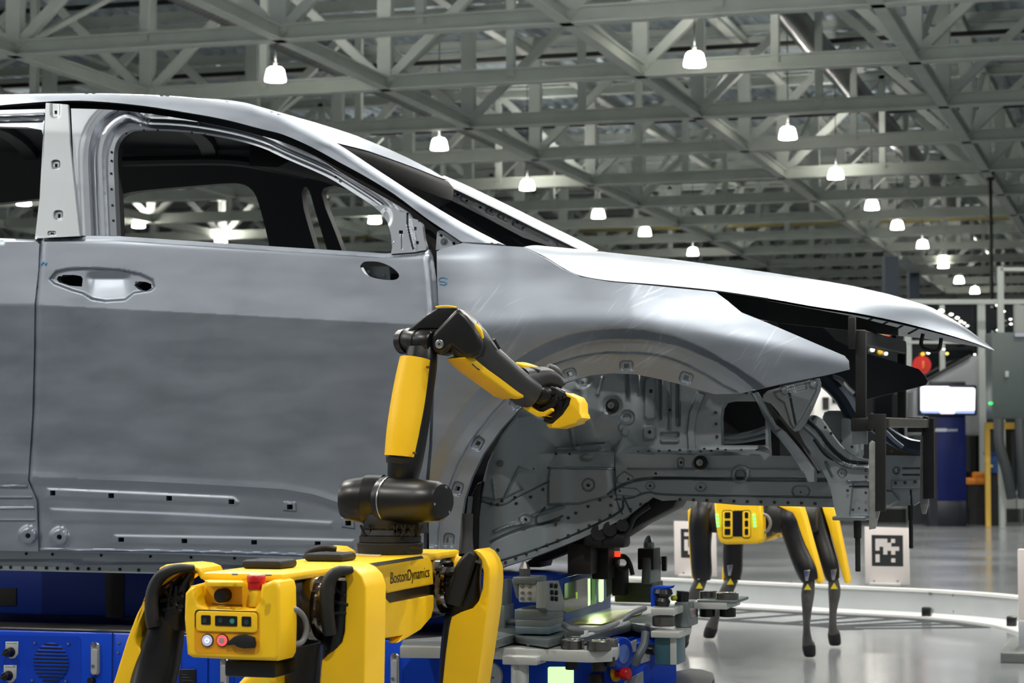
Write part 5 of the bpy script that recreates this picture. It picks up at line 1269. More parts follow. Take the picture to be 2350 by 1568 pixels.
# chassis face details
def fpl(name, P, m, off=.004, th=.006, bev=.001): return pprism(name, P, CYF - off, th, m, ch_, bev, 1)
fpl('door_seam', [(257, 1452), (260, 1452), (258, 1600), (255, 1600)], M_blued, .001, .003, 0)
fpl('door_panel', rrp(262, 1456, 415, 1600, 4, .02), M_blue, .004); fpl('door_panel', rrp(474, 1462, 536, 1600, 4, .02), M_blue, .004)
fpl('door_seam', [(476, 1455), (478, 1455), (477, 1600), (475, 1600)], M_blued, .006, .003, 0)
fpl('control_recess', rrp(-40, 1457, 186, 1600, 8, .02), mat('recess blue', (0, 56, 175), .5, spec=.25), .001, .004, 0)
gr = fpl('speaker_grill', [(117 + 40 * math.cos(g), 1521 + 46 * math.sin(g)) for g in np.linspace(0, 2 * math.pi, 32)[:-1]], M_blue, .003)
for k in range(11):
    yy = 1479 + k * 8.3; hw = 40 * math.sqrt(max(0, 1 - ((yy - 1521) / 46) ** 2)); hw = max(hw, 12)
    s = MB(); s.tube([PY(117 - hw, yy - .6, CYF - .004), PY(117 + hw, yy + 1.2, CYF - .004)], .0022, 6, 0); obj('grill_slot', s, M_hole, gr)
M_plate = mat('grey legend plate', (176, 178, 176), .45, .3)
for x, y0, y1, cx, cy in ((12, 1473, 1513, 25, 1497), (8, 1527, 1568, 20, 1551)):
    fpl('legend_plate', [(x, y0), (x + 30, y0), (x + 29, y1 - 12), (x + 22, y1 - 2), (x + 12, y1), (x + 3, y1 - 8), (x, y1 - 20)], M_plate, .003)
    for j in range(4):
        l_ = MB(); l_.tube([PY(x + 4 + j * 6, y0 + 4, CYF - .0035), PY(x + 8 + j * 6, y0 + 4.2, CYF - .0035)], .0008, 5, 0); obj('legend_print', l_, M_hole, ch_, kind='stuff')
    p = PY(cx, cy, CYF - .003); kb = rod('knob', p, p - Vector((0, .03, 0)), .0145, M_blk, ch_, seg=20, prof=[(1.1, 0), (1.1, .2), (.95, .3), (.9, .95), (.8, 1)])
    bb = MB(); bb.beam(p + Vector((-.014, -.03, -.006)), p + Vector((.01, -.032, .006)), .008, .006); obj('knob_grip', bb, M_blk2, kb)
M_latch = mat('satin latch', (188, 190, 190), .3, .8)
def latch(cx, y0, y1):
    l = fpl('latch', rrp(cx - 10, y0, cx + 10, y1, 8), M_latch, .010, .012, .003)
    pprism('latch_lever', rrp(cx - 8, y0 + 14, cx + 6, y1 - 2, 6), CYF - .017, .008, mat('matt latch lever', (172, 174, 176), .5, .4), l, .002)
    p = PY(cx - 4, y1 - 22, CYF - .018); rod('latch_lock', p, p - Vector((0, .003, 0)), .005, M_alud, l, seg=14)
    p = PY(cx, y0 + 5, CYF - .010); rod('latch_hinge', p, p - Vector((0, .010, 0)), .008, M_chrome, l, seg=14)
    return l
latch(217, 1475, 1551); latch(514, 1512, 1590); latch(905, 1500, 1580)
for a, c in ((273, 1476), (271, 1499), (80, 1476), (157, 1478), (74, 1562), (151, 1564)):
    p = PY(a, c, CYF - .004); rod('panel_screw', p, p - Vector((0, .003, 0)), .004, M_alud, ch_, seg=10)
p = PY(213, 1562, CYF); rod('lock_cap', p, p - Vector((0, .02, 0)), .011, M_blk, ch_)
vp = fpl('vent_plate', rrp(410, 1536, 449, 1600, 3), M_blk, .005)
for k in range(6):
    s = MB(); s.tube([PY(418, 1548 + k * 7, CYF - .0055), PY(418 + 12 + (k * 7 % 5) * 3, 1548.4 + k * 7, CYF - .0055)], .0007, 5, 0); obj('plate_print', s, mat('faint print', (70, 80, 84), .6), vp)
s = MB(); s.tube([PY(707, 1530, CYF - .02), PY(706, 1568, CYF - .02), PY(714, 1572, CYF - .02)], .004, 8, 0); obj('latch_lever', s, M_latch, ch_)
p = PY(1122, 1552, CYF); rod('round_cover', p, p - Vector((0, .02, 0)), .045, mat('pale round cover', (196, 200, 204), .4), ch_, seg=32); 
p = PY(1131, 1556, CYF - .02); rod('cover_screw', p, p - Vector((0, .002, 0)), .004, M_roll, ch_, seg=10)
fpl('lit_panel', rrp(1257, 1531, 1316, 1590, 4), M_gl, .004)
# deck plates
b = MB(); b.prism([PZ(a, c, .442) for a, c in ((918, 1484), (1120, 1486), (1346, 1494), (1360, 1494), (1404, 1492), (1417, 1488), (1425, 1470), (1300, 1452), (1100, 1455), (925, 1468))], (0, 0, -.034), .003); pa = obj('front_plate', b, M_alu, cart)
b = MB(); b.prism([PZ(a, c, .472) for a, c in ((1090, 1484), (1180, 1457), (1257, 1468), (1292, 1458), (1336, 1461), (1400, 1444), (1450, 1431), (1495, 1440), (1548, 1447), (1572, 1424), (1560, 1400), (1500, 1392), (1400, 1390), (1280, 1430), (1130, 1440))], (0, 0, -.024), .003); pb_ = obj('top_plate', b, M_alud, cart)
b = MB(); b.prism([PZ(a, c, .474) for a, c in ((1318, 1432), (1405, 1403), (1480, 1398), (1470, 1410), (1380, 1434))], (0, 0, .002)); obj('deck_glow_patch', b, mat('painted deck glow', (150, 150, 70), .3, .2), pb_)  # thin yellowish patch painted as light falling on the plate
def roller(px, y0, y1, hw, Y, par, cap=True):
    p = PY(px, y1, Y); q = PY(px, y0, Y); q = Vector((p.x, p.y, q.z)); r = hw * (p - CAM).dot(c_h) / FPX
    return rod('roller', p, q, r, M_roll, par, seg=36, prof=[(.92, 0), (.92, .06), (1, .1), (1, .92), (.96, .97), (.86, 1), (.84, .95), (.3, .95)])
ry = 6.06
roller(1314, 1468, 1490, 27, ry, pa); roller(1375, 1470, 1494, 28, ry - .02, pa); roller(1402, 1465, 1488, 16, ry + .10, pa)
for a, y0, y1, hw in ((1312, 1513, 1537, 15), (1375, 1515, 1540, 17), (1401, 1512, 1530, 11)):
    p = PY(a, y1, ry + .02); q = PY(a, y0 - 4, ry + .02); rod('rubber_foot', p, Vector((p.x, p.y, q.z)), hw * 6.1 / FPX, M_blk2, pa, seg=24)
for a, c in ((1160, 1480), (1178, 1475), (1215, 1483), (1232, 1477)):
    p = PZ(a, c, .442); rod('plate_bolt', p, p + Vector((0, 0, .011)), .0095, M_bolt, pa, seg=6)
def bxp(name, x0, y0, x1, y1, Y, dep, m, par, bev=.004, lab=None): 
    a = PY(x0, y1, Y); c = PY(x1, y0, Y); b = MB(); b.box(((a.x + c.x) / 2, Y + dep / 2, (a.z + c.z) / 2), (c.x - a.x, dep, c.z - a.z), bev); return obj(name, b, m, par)
bxp('column_flange', 1152, 1508, 1232, 1526, 5.98, .10, M_alu, pa); cl_ = PY(1193, 1600, 6.02); ct = PY(1193, 1520, 6.02); rod('column', cl_, Vector((cl_.x, cl_.y, ct.z)), .026, M_alu, pa)
# clamp towers
def tower_front():
    t = bxp('clamp_tower', 1182, 1424, 1257, 1454, 6.12, .17, M_alud, cart, .003)
    bxp('tower_block', 1180, 1400, 1258, 1423, 6.12, .17, M_alud, t, .004)
    bxp('tower_foot', 1182, 1440, 1260, 1455, 6.11, .18, mat('blue grey tower foot', (110, 128, 138), .45, .6), t, .003)
    xg = PY(1257, 1400, 6.12).x
    g = xprism('gusset', [(1254, 1336), (1283, 1333), (1297, 1382), (1296, 1404), (1258, 1404), (1252, 1396)], xg + .004, -.03, mat('pale gusset steel', (138, 144, 142), .45, .6), t)
    hk = bxp('clamp_head', 1190, 1340, 1232, 1383, 6.16, .09, M_alu, t, .004)
    pprism('clamp_cheek', [(1173, 1330), (1190, 1326), (1192, 1378), (1184, 1372)], 6.17, .08, M_alud, t, .003)
    bxp('head_cap', 1176, 1325, 1231, 1341, 6.15, .11, M_alud, t, .004)
    bxp('head_arm', 1230, 1338, 1256, 1385, 6.2, .06, M_alud, t, .004)
    p = PY(1204, 1326, 6.20); q = PY(1204, 1288, 6.20); b = MB(); b.lathe([(.017, 0), (.017, .3), (.017, .55), (.011, .82), (.005, 1)], p, Vector((p.x, p.y, q.z)), 8); obj('locating_pin', b, M_roll, t, smooth=20)
    for a, c in ((1198, 1346), (1215, 1346), (1199, 1361), (1215, 1361), (1198, 1374), (1215, 1374)):
        p = PY(a, c, 6.16); rod('head_bolt', p, p - Vector((0, .004, 0)), .0055, M_bolt, t, seg=10)
    for a, c in ((1263, 1344), (1273, 1345), (1264, 1360), (1274, 1361), (1265, 1374), (1274, 1375)):
        p = PX(a, c, xg + .004); rod('gusset_bolt', p, p + Vector((.008, 0, 0)), .007, M_inner, t, seg=10)
    return t
tower_front()
lt_ = bxp('clamp_tower', 1143, 1390, 1158, 1452, 6.35, .1, M_alud, cart, .003); bxp('gusset', 1143, 1332, 1156, 1392, 6.36, .09, M_alud, lt_, .003)
for c in (1340, 1356, 1372): p = PY(1148, c, 6.35); rod('gusset_bolt', p, p - Vector((0, .006, 0)), .006, M_inner, lt_, seg=10)
tr = bxp('clamp_tower', 1410, 1338, 1497, 1382, 7.0, .16, mat('clamp base tinted as green light', (70, 78, 60), .4, .4), cart, .004)  # green light on the dark base put into its colour
bxp('tower_block', 1463, 1259, 1500, 1308, 7.0, .1, M_inner, tr, .004)
xg = PY(1494, 1300, 7.0).x
xprism('gusset', [(1494, 1278), (1518, 1274), (1517, 1340), (1492, 1342)], xg, -.03, M_alud, tr)
for c in (1283, 1293, 1304): p = PX(1519, c, xg); rod('gusset_bolt', p, p + Vector((.016, 0, 0)), .011, M_blk, tr, seg=10)
p = PY(1489, 1262, 7.04); q = PY(1489, 1229, 7.04); b = MB(); b.lathe([(.018, 0), (.018, .5), (.012, .8), (.004, 1)], p, Vector((p.x, p.y, q.z)), 8); obj('locating_pin', b, M_alud, tr, smooth=20)
pprism('gusset', [(1395, 1262), (1412, 1270), (1410, 1350), (1390, 1375), (1390, 1300)], 6.95, .04, M_alud, tr, .003)
b = MB(); b.tube([PY(a, c, 6.92) for a, c in ((1418, 1280), (1432, 1277), (1443, 1290), (1437, 1304), (1422, 1305), (1413, 1294), (1416, 1281), (1436, 1280), (1446, 1296), (1452, 1320))], .0075, 8, 4); cc_ = obj('cable_coil', b, M_rubber, tr)
p = PY(1417, 1274, 6.91); rod('signal_lamp', p + Vector((0, 0, -.006)), p + Vector((0, 0, .012)), .010, mat('lit red lamp', (255, 70, 40), .4, emit=1.0), tr, seg=12)
bxp('valve_block', 1404, 1300, 1430, 1368, 6.94, .08, M_blk2, tr, .004)
# posts up to the car underside
bxp('support_post', 1302, 1250, 1356, 1318, 6.75, .16, mat('black brown post', (24, 20, 16), .5), cart, .004)
bxp('support_post', 1358, 1255, 1396, 1330, 6.85, .16, M_under, cart, .004)
for x in (xl + .5, xl + 1.4): 
    b = MB(); b.box((x, 7.2, .62), (.2, .5, .06), .01); obj('support_pad', b, M_under, cart)
# right end support with rollers and toggle
bxp('end_column', 1502, 1450, 1553, 1526, 6.30, .12, mat('teal grey column', (70, 110, 124), .35, .7), cart, .003)
bxp('column_edge', 1538, 1452, 1552, 1526, 6.295, .004, M_alu, cart, .001)
bxp('column_head', 1493, 1450, 1560, 1464, 6.28, .16, M_alu, cart, .003)
es_ = bxp('end_block', 1493, 1396, 1548, 1412, 6.30, .16, M_alu, cart, .004)
roller(1523, 1414, 1437, 26, 6.36, es_)
bxp('end_side_plate', 1548, 1383, 1580, 1440, 6.42, .14, M_alud, cart, .004); bxp('end_stub', 1576, 1398, 1588, 1418, 6.44, .06, mat('pinkish steel stub', (150, 138, 140), .4, .6), cart, .003)
pprism('toggle_bracket', [(1493, 1350), (1500, 1346), (1540, 1346), (1536, 1352), (1510, 1354), (1506, 1392), (1493, 1393)], 6.36, .06, M_blue, es_, .003)
b = MB(); b.lathe([(.02, 0), (.024, .3), (.018, .5), (.03, .75), (.026, 1)], PY(1520, 1392, 6.36), PY(1522, 1352, 6.36), 16); obj('toggle_knob', b, M_blk, es_)
p = PY(1565, 1382, 6.46); rod('stop_knob', p, PY(1567, 1357, 6.46), .02, M_blk, es_, seg=8); p = PY(1552, 1373, 6.45); rod('yellow_button', p, p - Vector((.012, .01, 0)), .008, mat('yellow green button', (170, 170, 20), .4), es_, seg=12)
bxp('arm_plate', 1584, 1382, 1668, 1398, 6.50, .22, M_alu, cart, .003)
ar = bxp('arm_pad', 1600, 1379, 1690, 1384, 6.50, .2, M_alud, cart, .002)
roller(1626, 1357, 1376, 21, 6.62, ar); roller(1669, 1360, 1383, 26, 6.55, ar)
for a in (1624, 1670): p = PY(a, 1416, 6.58); q = PY(a, 1396, 6.58); rod('rubber_foot', p, Vector((p.x, p.y, q.z)), .025, M_blk, ar, seg=20)
# hoses and cable rail
b = MB(); b.tube([PY(a, c, y) for a, c, y in ((1293, 1434, 6.16), (1312, 1444, 6.14), (1345, 1447, 6.14), (1380, 1444, 6.16), (1420, 1428, 6.3), (1450, 1408, 6.5), (1480, 1396, 6.6))], .0085, 10, 5); obj('corrugated_hose', b, mat('grey hose', (120, 126, 128), .5), cart)
b = MB(); b.tube([PY(a, c, y) for a, c, y in ((1262, 1428, 6.3), (1200, 1426, 6.35), (1150, 1432, 6.38), (1120, 1448, 6.38))], .009, 10, 4); obj('corrugated_hose', b, mat('dark hose', (60, 64, 66), .5), cart)
b = MB(); b.beam(PY(1336, 1461, 6.08), PY(1442, 1428, 6.34), .010, .006); cr2 = obj('cable_rail', b, mat('pale cable rail', (188, 192, 194), .5), cart)
for t in (.1, .35, .6, .85):
    p = PY(1336, 1461, 6.08).lerp(PY(1442, 1428, 6.34), t); b = MB(); b.box(p + Vector((0, -.008, .004)), (.008, .02, .018), .001); obj('rail_clip', b, mat('pale cable rail', (188, 192, 194)), cr2)
b = MB(); b.tube([PY(a, c, y) for a, c, y in ((1482, 1452, 6.30), (1478, 1480, 6.28), (1465, 1505, 6.26), (1456, 1526, 6.26))], .013, 10, 4); obj('thick_hose', b, mat('blue grey hose', (70, 78, 86), .5), cart)
# slanted end face controls
def ep(px, py, off=.004):
    n_ = Vector((6.62 - (CYF + .03), -(xend - xr - .05), 0)).normalized(); a0 = Vector((xr + .05, CYF + .03, 0)) + n_ * off
    d = rdir(px, py); return CAM + d * ((a0 - CAM).dot(n_) / d.dot(n_)), n_
def eprism(name, P, m, off=.004, th=.006, bev=.001):
    pts = [ep(a, c, off)[0] for a, c in P]; n_ = ep(1450, 1500)[1]; b = MB(); b.prism(pts, -n_ * th, bev, 1); return obj(name, b, m, ch_)
p, n_ = ep(1412, 1545); rod('stop_collar', p, p + n_ * .006, .026, mat('yellow collar', (214, 160, 20), .45), ch_)
eb2 = rod('stop_button', p + n_ * .006, p + n_ * .05, .018, M_red, ch_, prof=[(.7, 0), (.7, .4), (1, .5), (1, .9), (.85, 1)])
eprism('end_label', [(1434, 1564), (1477, 1541), (1478, 1600), (1434, 1600)], mat('grey label plate', (128, 134, 142), .45)); eprism('legend_plate', [(1474, 1500), (1492, 1495), (1492, 1517), (1472, 1524)], M_plate); eprism('legend_plate', [(1450, 1474), (1462, 1468), (1460, 1495), (1454, 1498)], M_plate)
p, n_ = ep(1486, 1491); rod('knob', p, p + n_ * .03, .015, M_blk, ch_, seg=14)
b = MB(); q = ep(1412, 1500)[0]; b.lathe([(.05, 0), (.05, .9), (.046, 1)], q, q + n_ * .03, 40); rb_ = obj('round_boss', b, mat('bright blue boss', (16, 60, 180), .4), ch_)
rod('boss_face', q + n_ * .029, q + n_ * .032, .028, mat('pale blue boss face', (90, 120, 190), .45), rb_, seg=32)
b = MB(); b.box(PY(1369, 1580, CYF - .03), (.035, .05, .09), .004); obj('black_column', b, M_blk, ch_)
bm_ = [PZ(a, c, .30) for a, c in ((1545, 1541), (1580, 1534), (1615, 1536), (1637, 1543), (1640, 1556), (1620, 1590), (1540, 1600))]
b = MB(); b.prism(bm_, (0, 0, -.12), .008); bu = obj('bumper', b, mat('slate bumper', (24, 28, 38), .5, spec=.2), cart)
# ================================================================== rail, markers and the cell behind the car
M_rail = mat('zinc rail', (176, 180, 182), .42, .55, var=.06, vscale=4)
M_railt = mat('white rail flange', (186, 187, 184), .5)
M_board = mat('white marker board', (196, 189, 186), .6)
M_ink = mat('black marker print', (14, 20, 22), .6)
RP = [(1300, 1372), (1480, 1379), (1692, 1389), (1934, 1402), (2115, 1411), (2240, 1420), (2332, 1430), (2420, 1446), (2560, 1490)]
R3 = crom([PZ(a, c, 0) for a, c in RP], 6)
def rail_sweep(prof, R3=R3):
    rings = []
    for i, p in enumerate(R3):
        d = (R3[min(i + 1, len(R3) - 1)] - R3[max(0, i - 1)]).normalized(); s = Vector((-d.y, d.x, 0))
        rings.append([p + s * u + Vector((0, 0, z)) for u, z in prof])
    b = MB(); b.loft(rings); return b
rail = obj('floor_rail', rail_sweep([(0, .012), (.02, .012), (.02, .148), (0, .148)]), M_rail, smooth=30, label='low silver guide rail on the floor curving behind the second robot', cat='rail')
obj('top_flange', rail_sweep([(-.012, .140), (.09, .140), (.09, .156), (-.012, .156)]), M_railt, rail, smooth=30)
obj('foot_strip', rail_sweep([(-.28, .001), (.06, .001), (.06, .014), (-.28, .014)]), M_railt, rail, smooth=30)
obj('rubber_band', rail_sweep([(.10, .001), (.16, .001), (.16, .15), (.10, .15)]), mat('dark rail back', (74, 76, 76), .6), rail, smooth=30)
# floor tape ladder in front of the rail
tp = thing('floor_tape', 'dark floor tape laid like a ladder along the front of the guide rail', 'tape', tuple(R3[20]))
M_tape = mat('dark floor tape', (58, 61, 62), .95, spec=.03)
R4 = [p for p in R3 if PROJ(p)[0] < 2400]
obj('tape_line', rail_sweep([(-1.22, .0005), (-1.08, .0005), (-1.08, .002), (-1.22, .002)], R4), M_tape, tp)
obj('tape_line', rail_sweep([(-.42, .0005), (-.32, .0005), (-.32, .002), (-.42, .002)], R4), M_tape, tp)
run_ = 0.0
for i in range(1, len(R4)):
    d = R4[i] - R4[i - 1]; L = d.length; d = d / L; s = Vector((-d.y, d.x, 0))
    t = .34 - run_ % .34
    while t <= L:
        p = R4[i - 1] + d * t; b = MB(); b.beam(p - s * 1.10 + Vector((-.03, 0, .0012)), p - s * .40 + Vector((.10, 0, .0012)), .075, .0014); obj('tape_rung', b, M_tape, tp); t += .34
    run_ += L
for a, c, s in ((2127, 1419, .055), (2322, 1442, .055), (1812, 1344, .03)):
    b = MB(); q = PZ(a, c, 0) if c > 1400 else PZ(a, c, .12); b.box((q.x, q.y, .04 if c > 1400 else .13), (s, .09, s), .006); obj('rail_anchor', b, M_blk, rail)
for a, c in ((2135, 1363), (2190, 1366), (2136, 1400), (2191, 1404)):
    i = min(range(len(R3)), key=lambda k: abs(PROJ(R3[k])[0] - a)); p = R3[i]; y = p.y; q = PY(a, c, y); rod('rail_bolt', q, q - Vector((0, .012, 0)), .012, M_bolt, rail, seg=10)
def board(x0, y0, x1, y1, Y, mx0, my0, mx1, my1, rows, label):
    o = thing('marker_board', label, 'sign', tuple(PY((x0 + x1) / 2, y1, Y)))
    bd = MB(); bd.prism([PY(x0, y0, Y), PY(x1, y0 + 3, Y), PY(x1 + 2, y1 + 4, Y), PY(x0 + 2, y1, Y)], (0, .006, 0), .001); obj('panel', bd, M_board, o)
    mk = MB(); mk.prism([PY(mx0, my0, Y - .0008), PY(mx1, my0 + 1, Y - .0008), PY(mx1 + 1, my1 + 1, Y - .0008), PY(mx0 + 1, my1, Y - .0008)], (0, .001, 0)); obj('marker_square', mk, M_ink, o)
    cs = MB(); cw = (mx1 - mx0) / 8; chh = (my1 - my0) / 8
    for r, row in enumerate(rows):
        for c, v in enumerate(row):
            if v == '1':
                xx = mx0 + cw * (c + 1) + .1 * (r); yy = my0 + chh * (r + 1) + .1 * c
                cs.prism([PY(a, e, Y - .0016) for a, e in ((xx - .2, yy - .2), (xx + cw + .2, yy - .2), (xx + cw + .2, yy + chh + .2), (xx - .2, yy + chh + .2))], (0, .0008, 0))
    obj('marker_cells', cs, M_board, o, smooth=0, kind='stuff')
    ft = MB(); ft.beam(PY(x0 + 12, y1 + 1, Y - .03), PY(x1 - 20, y1 + 3, Y - .03), .06, .012); obj('foot_bracket', ft, M_railt, o)
    for a in (x0 + 22, x1 - 26):
        p = PY(a, y1 - 5, Y); rod('foot_screw', p, p - Vector((0, .004, 0)), .006, M_roll, o, seg=8)
    return o
board(1984, 1209, 2086, 1339, 14.30, 2000, 1228, 2072, 1299.5, ['111010', '111100', '101111', '001010', '100000', '100010'], 'white board with a black square marker on the rail below the car nose')
board(1546.5, 1196, 1643, 1320, 14.75, 1562, 1214, 1629, 1280.5, ['110010', '001001', '100100', '101010', '110110', '011000'], 'white board with a black square marker half hidden by the second robot leg')
# right edge stand
st_ = thing('end_stop_stand', 'white panel stand on a steel foot at the right edge of the floor', 'stand', tuple(PZ(2345, 1508, 0)))
sp = PZ(2345, 1508, 0)
b = MB(); b.box((sp.x + .03, sp.y + .02, .33), (.09, .04, .40), .006); obj('panel', b, M_board, st_)
b = MB(); b.box((sp.x + .05, sp.y + .02, .1), (.13, .06, .16), .008); obj('post', b, M_rail, st_)
b = MB(); b.prism([PZ(a, c, 0) for a, c in ((2296, 1522), (2318, 1486), (2400, 1480), (2420, 1524))], (0, 0, .05), .005); obj('foot_plate', b, mat('steel foot', (130, 132, 130), .35, .8), st_)

# ---- cell enclosure, kiosk and machines (about 30 m away)
M_post = mat('grey cell profile', (150, 156, 152), .5, .2)
M_pane = mat('dark cell pane', (14, 17, 19), .06, 0, spec=.9)
EYc = 30.6
enc = thing('cell_enclosure', 'machine cell of pale profiles with dark panes behind the car nose', 'enclosure', tuple(PD(2200, 1195, 32)))
DE = 32.0
def dbx(name, x0, y0, x1, y1, D, dep, m, par, bev=.0):
    a = PD(x0, y1, D); c = PD(x1, y0, D)
    if y1 >= 1180: a.z = 0.0                 # stands on the floor
    wv = c - a
    ctr = (a + c) / 2 + c_h * dep / 2; b = MB(); Rr = Matrix((c_r, c_h, Vector((0, 0, 1)))).transposed()
    b.box(ctr, (abs(wv.dot(c_r)), dep, abs(wv.z)), bev, Rr); return obj(name, b, m, par)
for x0, x1, y0 in ((2080, 2091, 690), (2161, 2168, 700), (2249, 2261, 690), (2335, 2342, 690)): dbx('post', x0, y0, x1, 1192, DE, .08, M_post, enc)
dbx('top_rail', 1950, 687, 2480, 698, DE - .01, .1, M_post, enc); dbx('mid_rail', 1950, 782, 2262, 789, DE - .01, .06, M_post, enc); dbx('low_rail', 1950, 1128, 2480, 1136, DE, .08, M_post, enc)
for x0, x1 in ((1960, 2080), (2091, 2161), (2168, 2249), (2261, 2335), (2342, 2460)): dbx('pane', x0, 698, x1, 1128, DE + .05, .012, M_pane, enc)
dbx('kick_panel', 1950, 1136, 2480, 1168, DE + .02, .1, mat('pale kick panel', (140, 144, 142), .5), enc); dbx('plinth', 1950, 1168, 2480, 1192, DE, .3, M_under, enc)
# glowing dots painted as lamp reflections in the cell panes
gls = thing('pane_reflections', 'small glowing dots standing for lamp reflections in the cell panes above the car nose', 'lamp', tuple(PD(2200, 720, DE - .2)))
M_sp = mat('glowing reflection dot', (255, 252, 240), .4, emit=3.0)
LPT = [(2160, 714, 10), (2183, 722, 7), (2197, 730, 7), (2205, 738, 6), (2213, 742, 5), (2220, 748, 5), (2288, 701, 5), (2304, 715, 5), (2319, 733, 5), (2320, 744, 5), (2289, 758, 5), (2274, 778, 5), (2270, 790, 4), (2237, 814, 4), (2166, 802, 4)]
for a, c, r in LPT:
    p = PD(a, c, DE - .12); R_ = r * DE / FPX * .7; b = MB(); b.lathe([(R_ * .3, 0), (R_, .35), (R_, .7), (R_ * .4, 1)], p - Vector((0, 0, R_ * .6)), p + Vector((0, 0, R_ * .6)), 12); obj('reflection_dot', b, M_sp, gls)
b = MB(); b.tube([PD(a, c - 4, DE - .12) for a, c, r in LPT[:6]], .01, 6, 3); b.tube([PD(a, c - 3, DE - .12) for a, c, r in LPT[6:13]], .01, 6, 3); obj('reflection_link', b, M_blk, gls, kind='stuff')
# sloping grey machine hood
mh = thing('machine_hood', 'sloping grey machine hood standing behind the kiosk screen', 'machine', tuple(PD(2190, 1190, 31)))
b = MB(); b.prism([PD(a, c, 31.2) for a, c in ((2095, 900), (2130, 872), (2170, 850), (2228, 818), (2246, 815), (2248, 1000), (2095, 1000))], c_h * .5, .02); obj('hood_shell', b, mat('grey machine sheet', (112, 116, 118), .5, .2), mh)
b = MB(); b.tube([PD(a, c, 31.15) for a, c in ((2120, 876), (2170, 848), (2228, 816))], .02, 8, 3); obj('hood_trim', b, M_under, mh); dbx('base', 2100, 1000, 2212, 1190, 31.2, .5, mat('dark machine base', (36, 42, 44), .6), mh)
# red round sign, yellow things in the cell
rs = thing('round_red_sign', 'round red disc mounted on the dark cell pane left of the kiosk screen', 'sign', tuple(PD(2115, 838, DE - .05)))
p = PD(2115, 838, DE - .02); b = MB(); b.cyl(p, p - c_h * .03, .135, seg=32); obj('disc', b, mat('red sign face', (190, 24, 20), .5), rs)
p = PD(2119, 838, DE - .06); b = MB(); b.box(p, (.04, .02, .12), .004); obj('disc_print', b, mat('orange print', (210, 100, 30), .5), rs)
for a, c, r, col, em in ((2117, 813, 5, (240, 180, 40), 1.2), (2130, 810, 4, (255, 250, 240), 2.5), (2018, 768, 5, (255, 250, 240), 3), (2025, 776, 5, (255, 250, 240), 3), (2002, 803, 5, (255, 250, 240), 3), (2033, 812, 4, (255, 250, 240), 3), (2037, 770, 5, (220, 50, 30), .8), (2020, 808, 8, (200, 160, 40), .5), (2028, 766, 7, (200, 150, 40), .6), (2173, 812, 4, (230, 220, 120), 1.2)):
    p = PD(a, c, DE - .02); R_ = r * DE / FPX * .8; b = MB(); b.lathe([(R_, 0), (R_, .6), (R_ * .7, 1)], p, p - c_h * .05, 14); o = obj('indicator_lamp', b, mat('indicator %d %d %d' % col, col, .4, emit=em), enc)
# kiosk
kd = 31.0 - 1.2
kd = 33.0 * 0 + 30.2
ks = thing('screen_kiosk', 'dark blue kiosk column carrying a bright white screen behind the car nose', 'kiosk', tuple(PZ(2175, 1207, 0)))
dbx('column', 2135, 950, 2216, 1182, kd, .35, mat('kiosk paint darkened as shade', (0, 16, 70), .45, spec=.2), ks, .01)  # column colour darkened because the kiosk stands in shade
dbx('base', 2130, 1150, 2218, 1207.5, kd - .01, .4, mat('kiosk navy', (8, 13, 26), .4), ks, .01)
dbx('column_left', 2134, 955, 2150, 1182, kd - .012, .1, mat('kiosk navy', (8, 13, 26)), ks, .0)
bz = dbx('bezel', 2108, 884, 2242, 954, kd - .06, .12, mat('kiosk bezel', (12, 20, 40), .4), ks, .02)
b = MB(); Sx = PD(2112, 949, kd - .075)
b.prism([PD(a, c, kd - .075) for a, c in ((2113, 889), (2117, 886.5), (2177, 887), (2180, 889.5), (2234, 890), (2238, 893), (2237, 942), (2113, 942))], c_h * .01); obj('screen', b, mat('white screen', (252, 252, 255), .4, emit=1.15), bz)
b = MB(); b.prism([PD(a, c, kd - .074) for a, c in ((2113, 942), (2237, 942), (2236, 949), (2116, 948))], c_h * .01); obj('screen_bar', b, mat('lilac screen bar', (150, 170, 225), .4, emit=.8), bz)
b = MB(); b.prism([PD(a, c, kd - .080) for a, c in ((2155, 943), (2193, 943), (2190, 950), (2159, 950))], c_h * .008); tb2 = obj('screen_tabs', b, mat('pale screen tabs', (232, 220, 240), .4, emit=.8), bz)
dbx('top_cap', 2135, 876, 2216, 888, kd, .1, mat('kiosk navy', (8, 13, 26)), ks, .01)
lg_ = MB()
for k in range(9):
    a = 2147 + k * 3.0; q0 = PD(a, 991, kd - .012); q1 = PD(a + 1.2, 983.5, kd - .012); lg_.beam(q0, q1, .009, .004, up=(0, 1, 0))
for k in range(7):
    a = 2175 + k * 3.4; q0 = PD(a, 990.5, kd - .012); q1 = PD(a + 1.2, 985, kd - .012); lg_.beam(q0, q1, .006, .004, up=(0, 1, 0))
obj('column_print', lg_, mat('pale kiosk print', (200, 205, 210), .5), ks, kind='stuff')
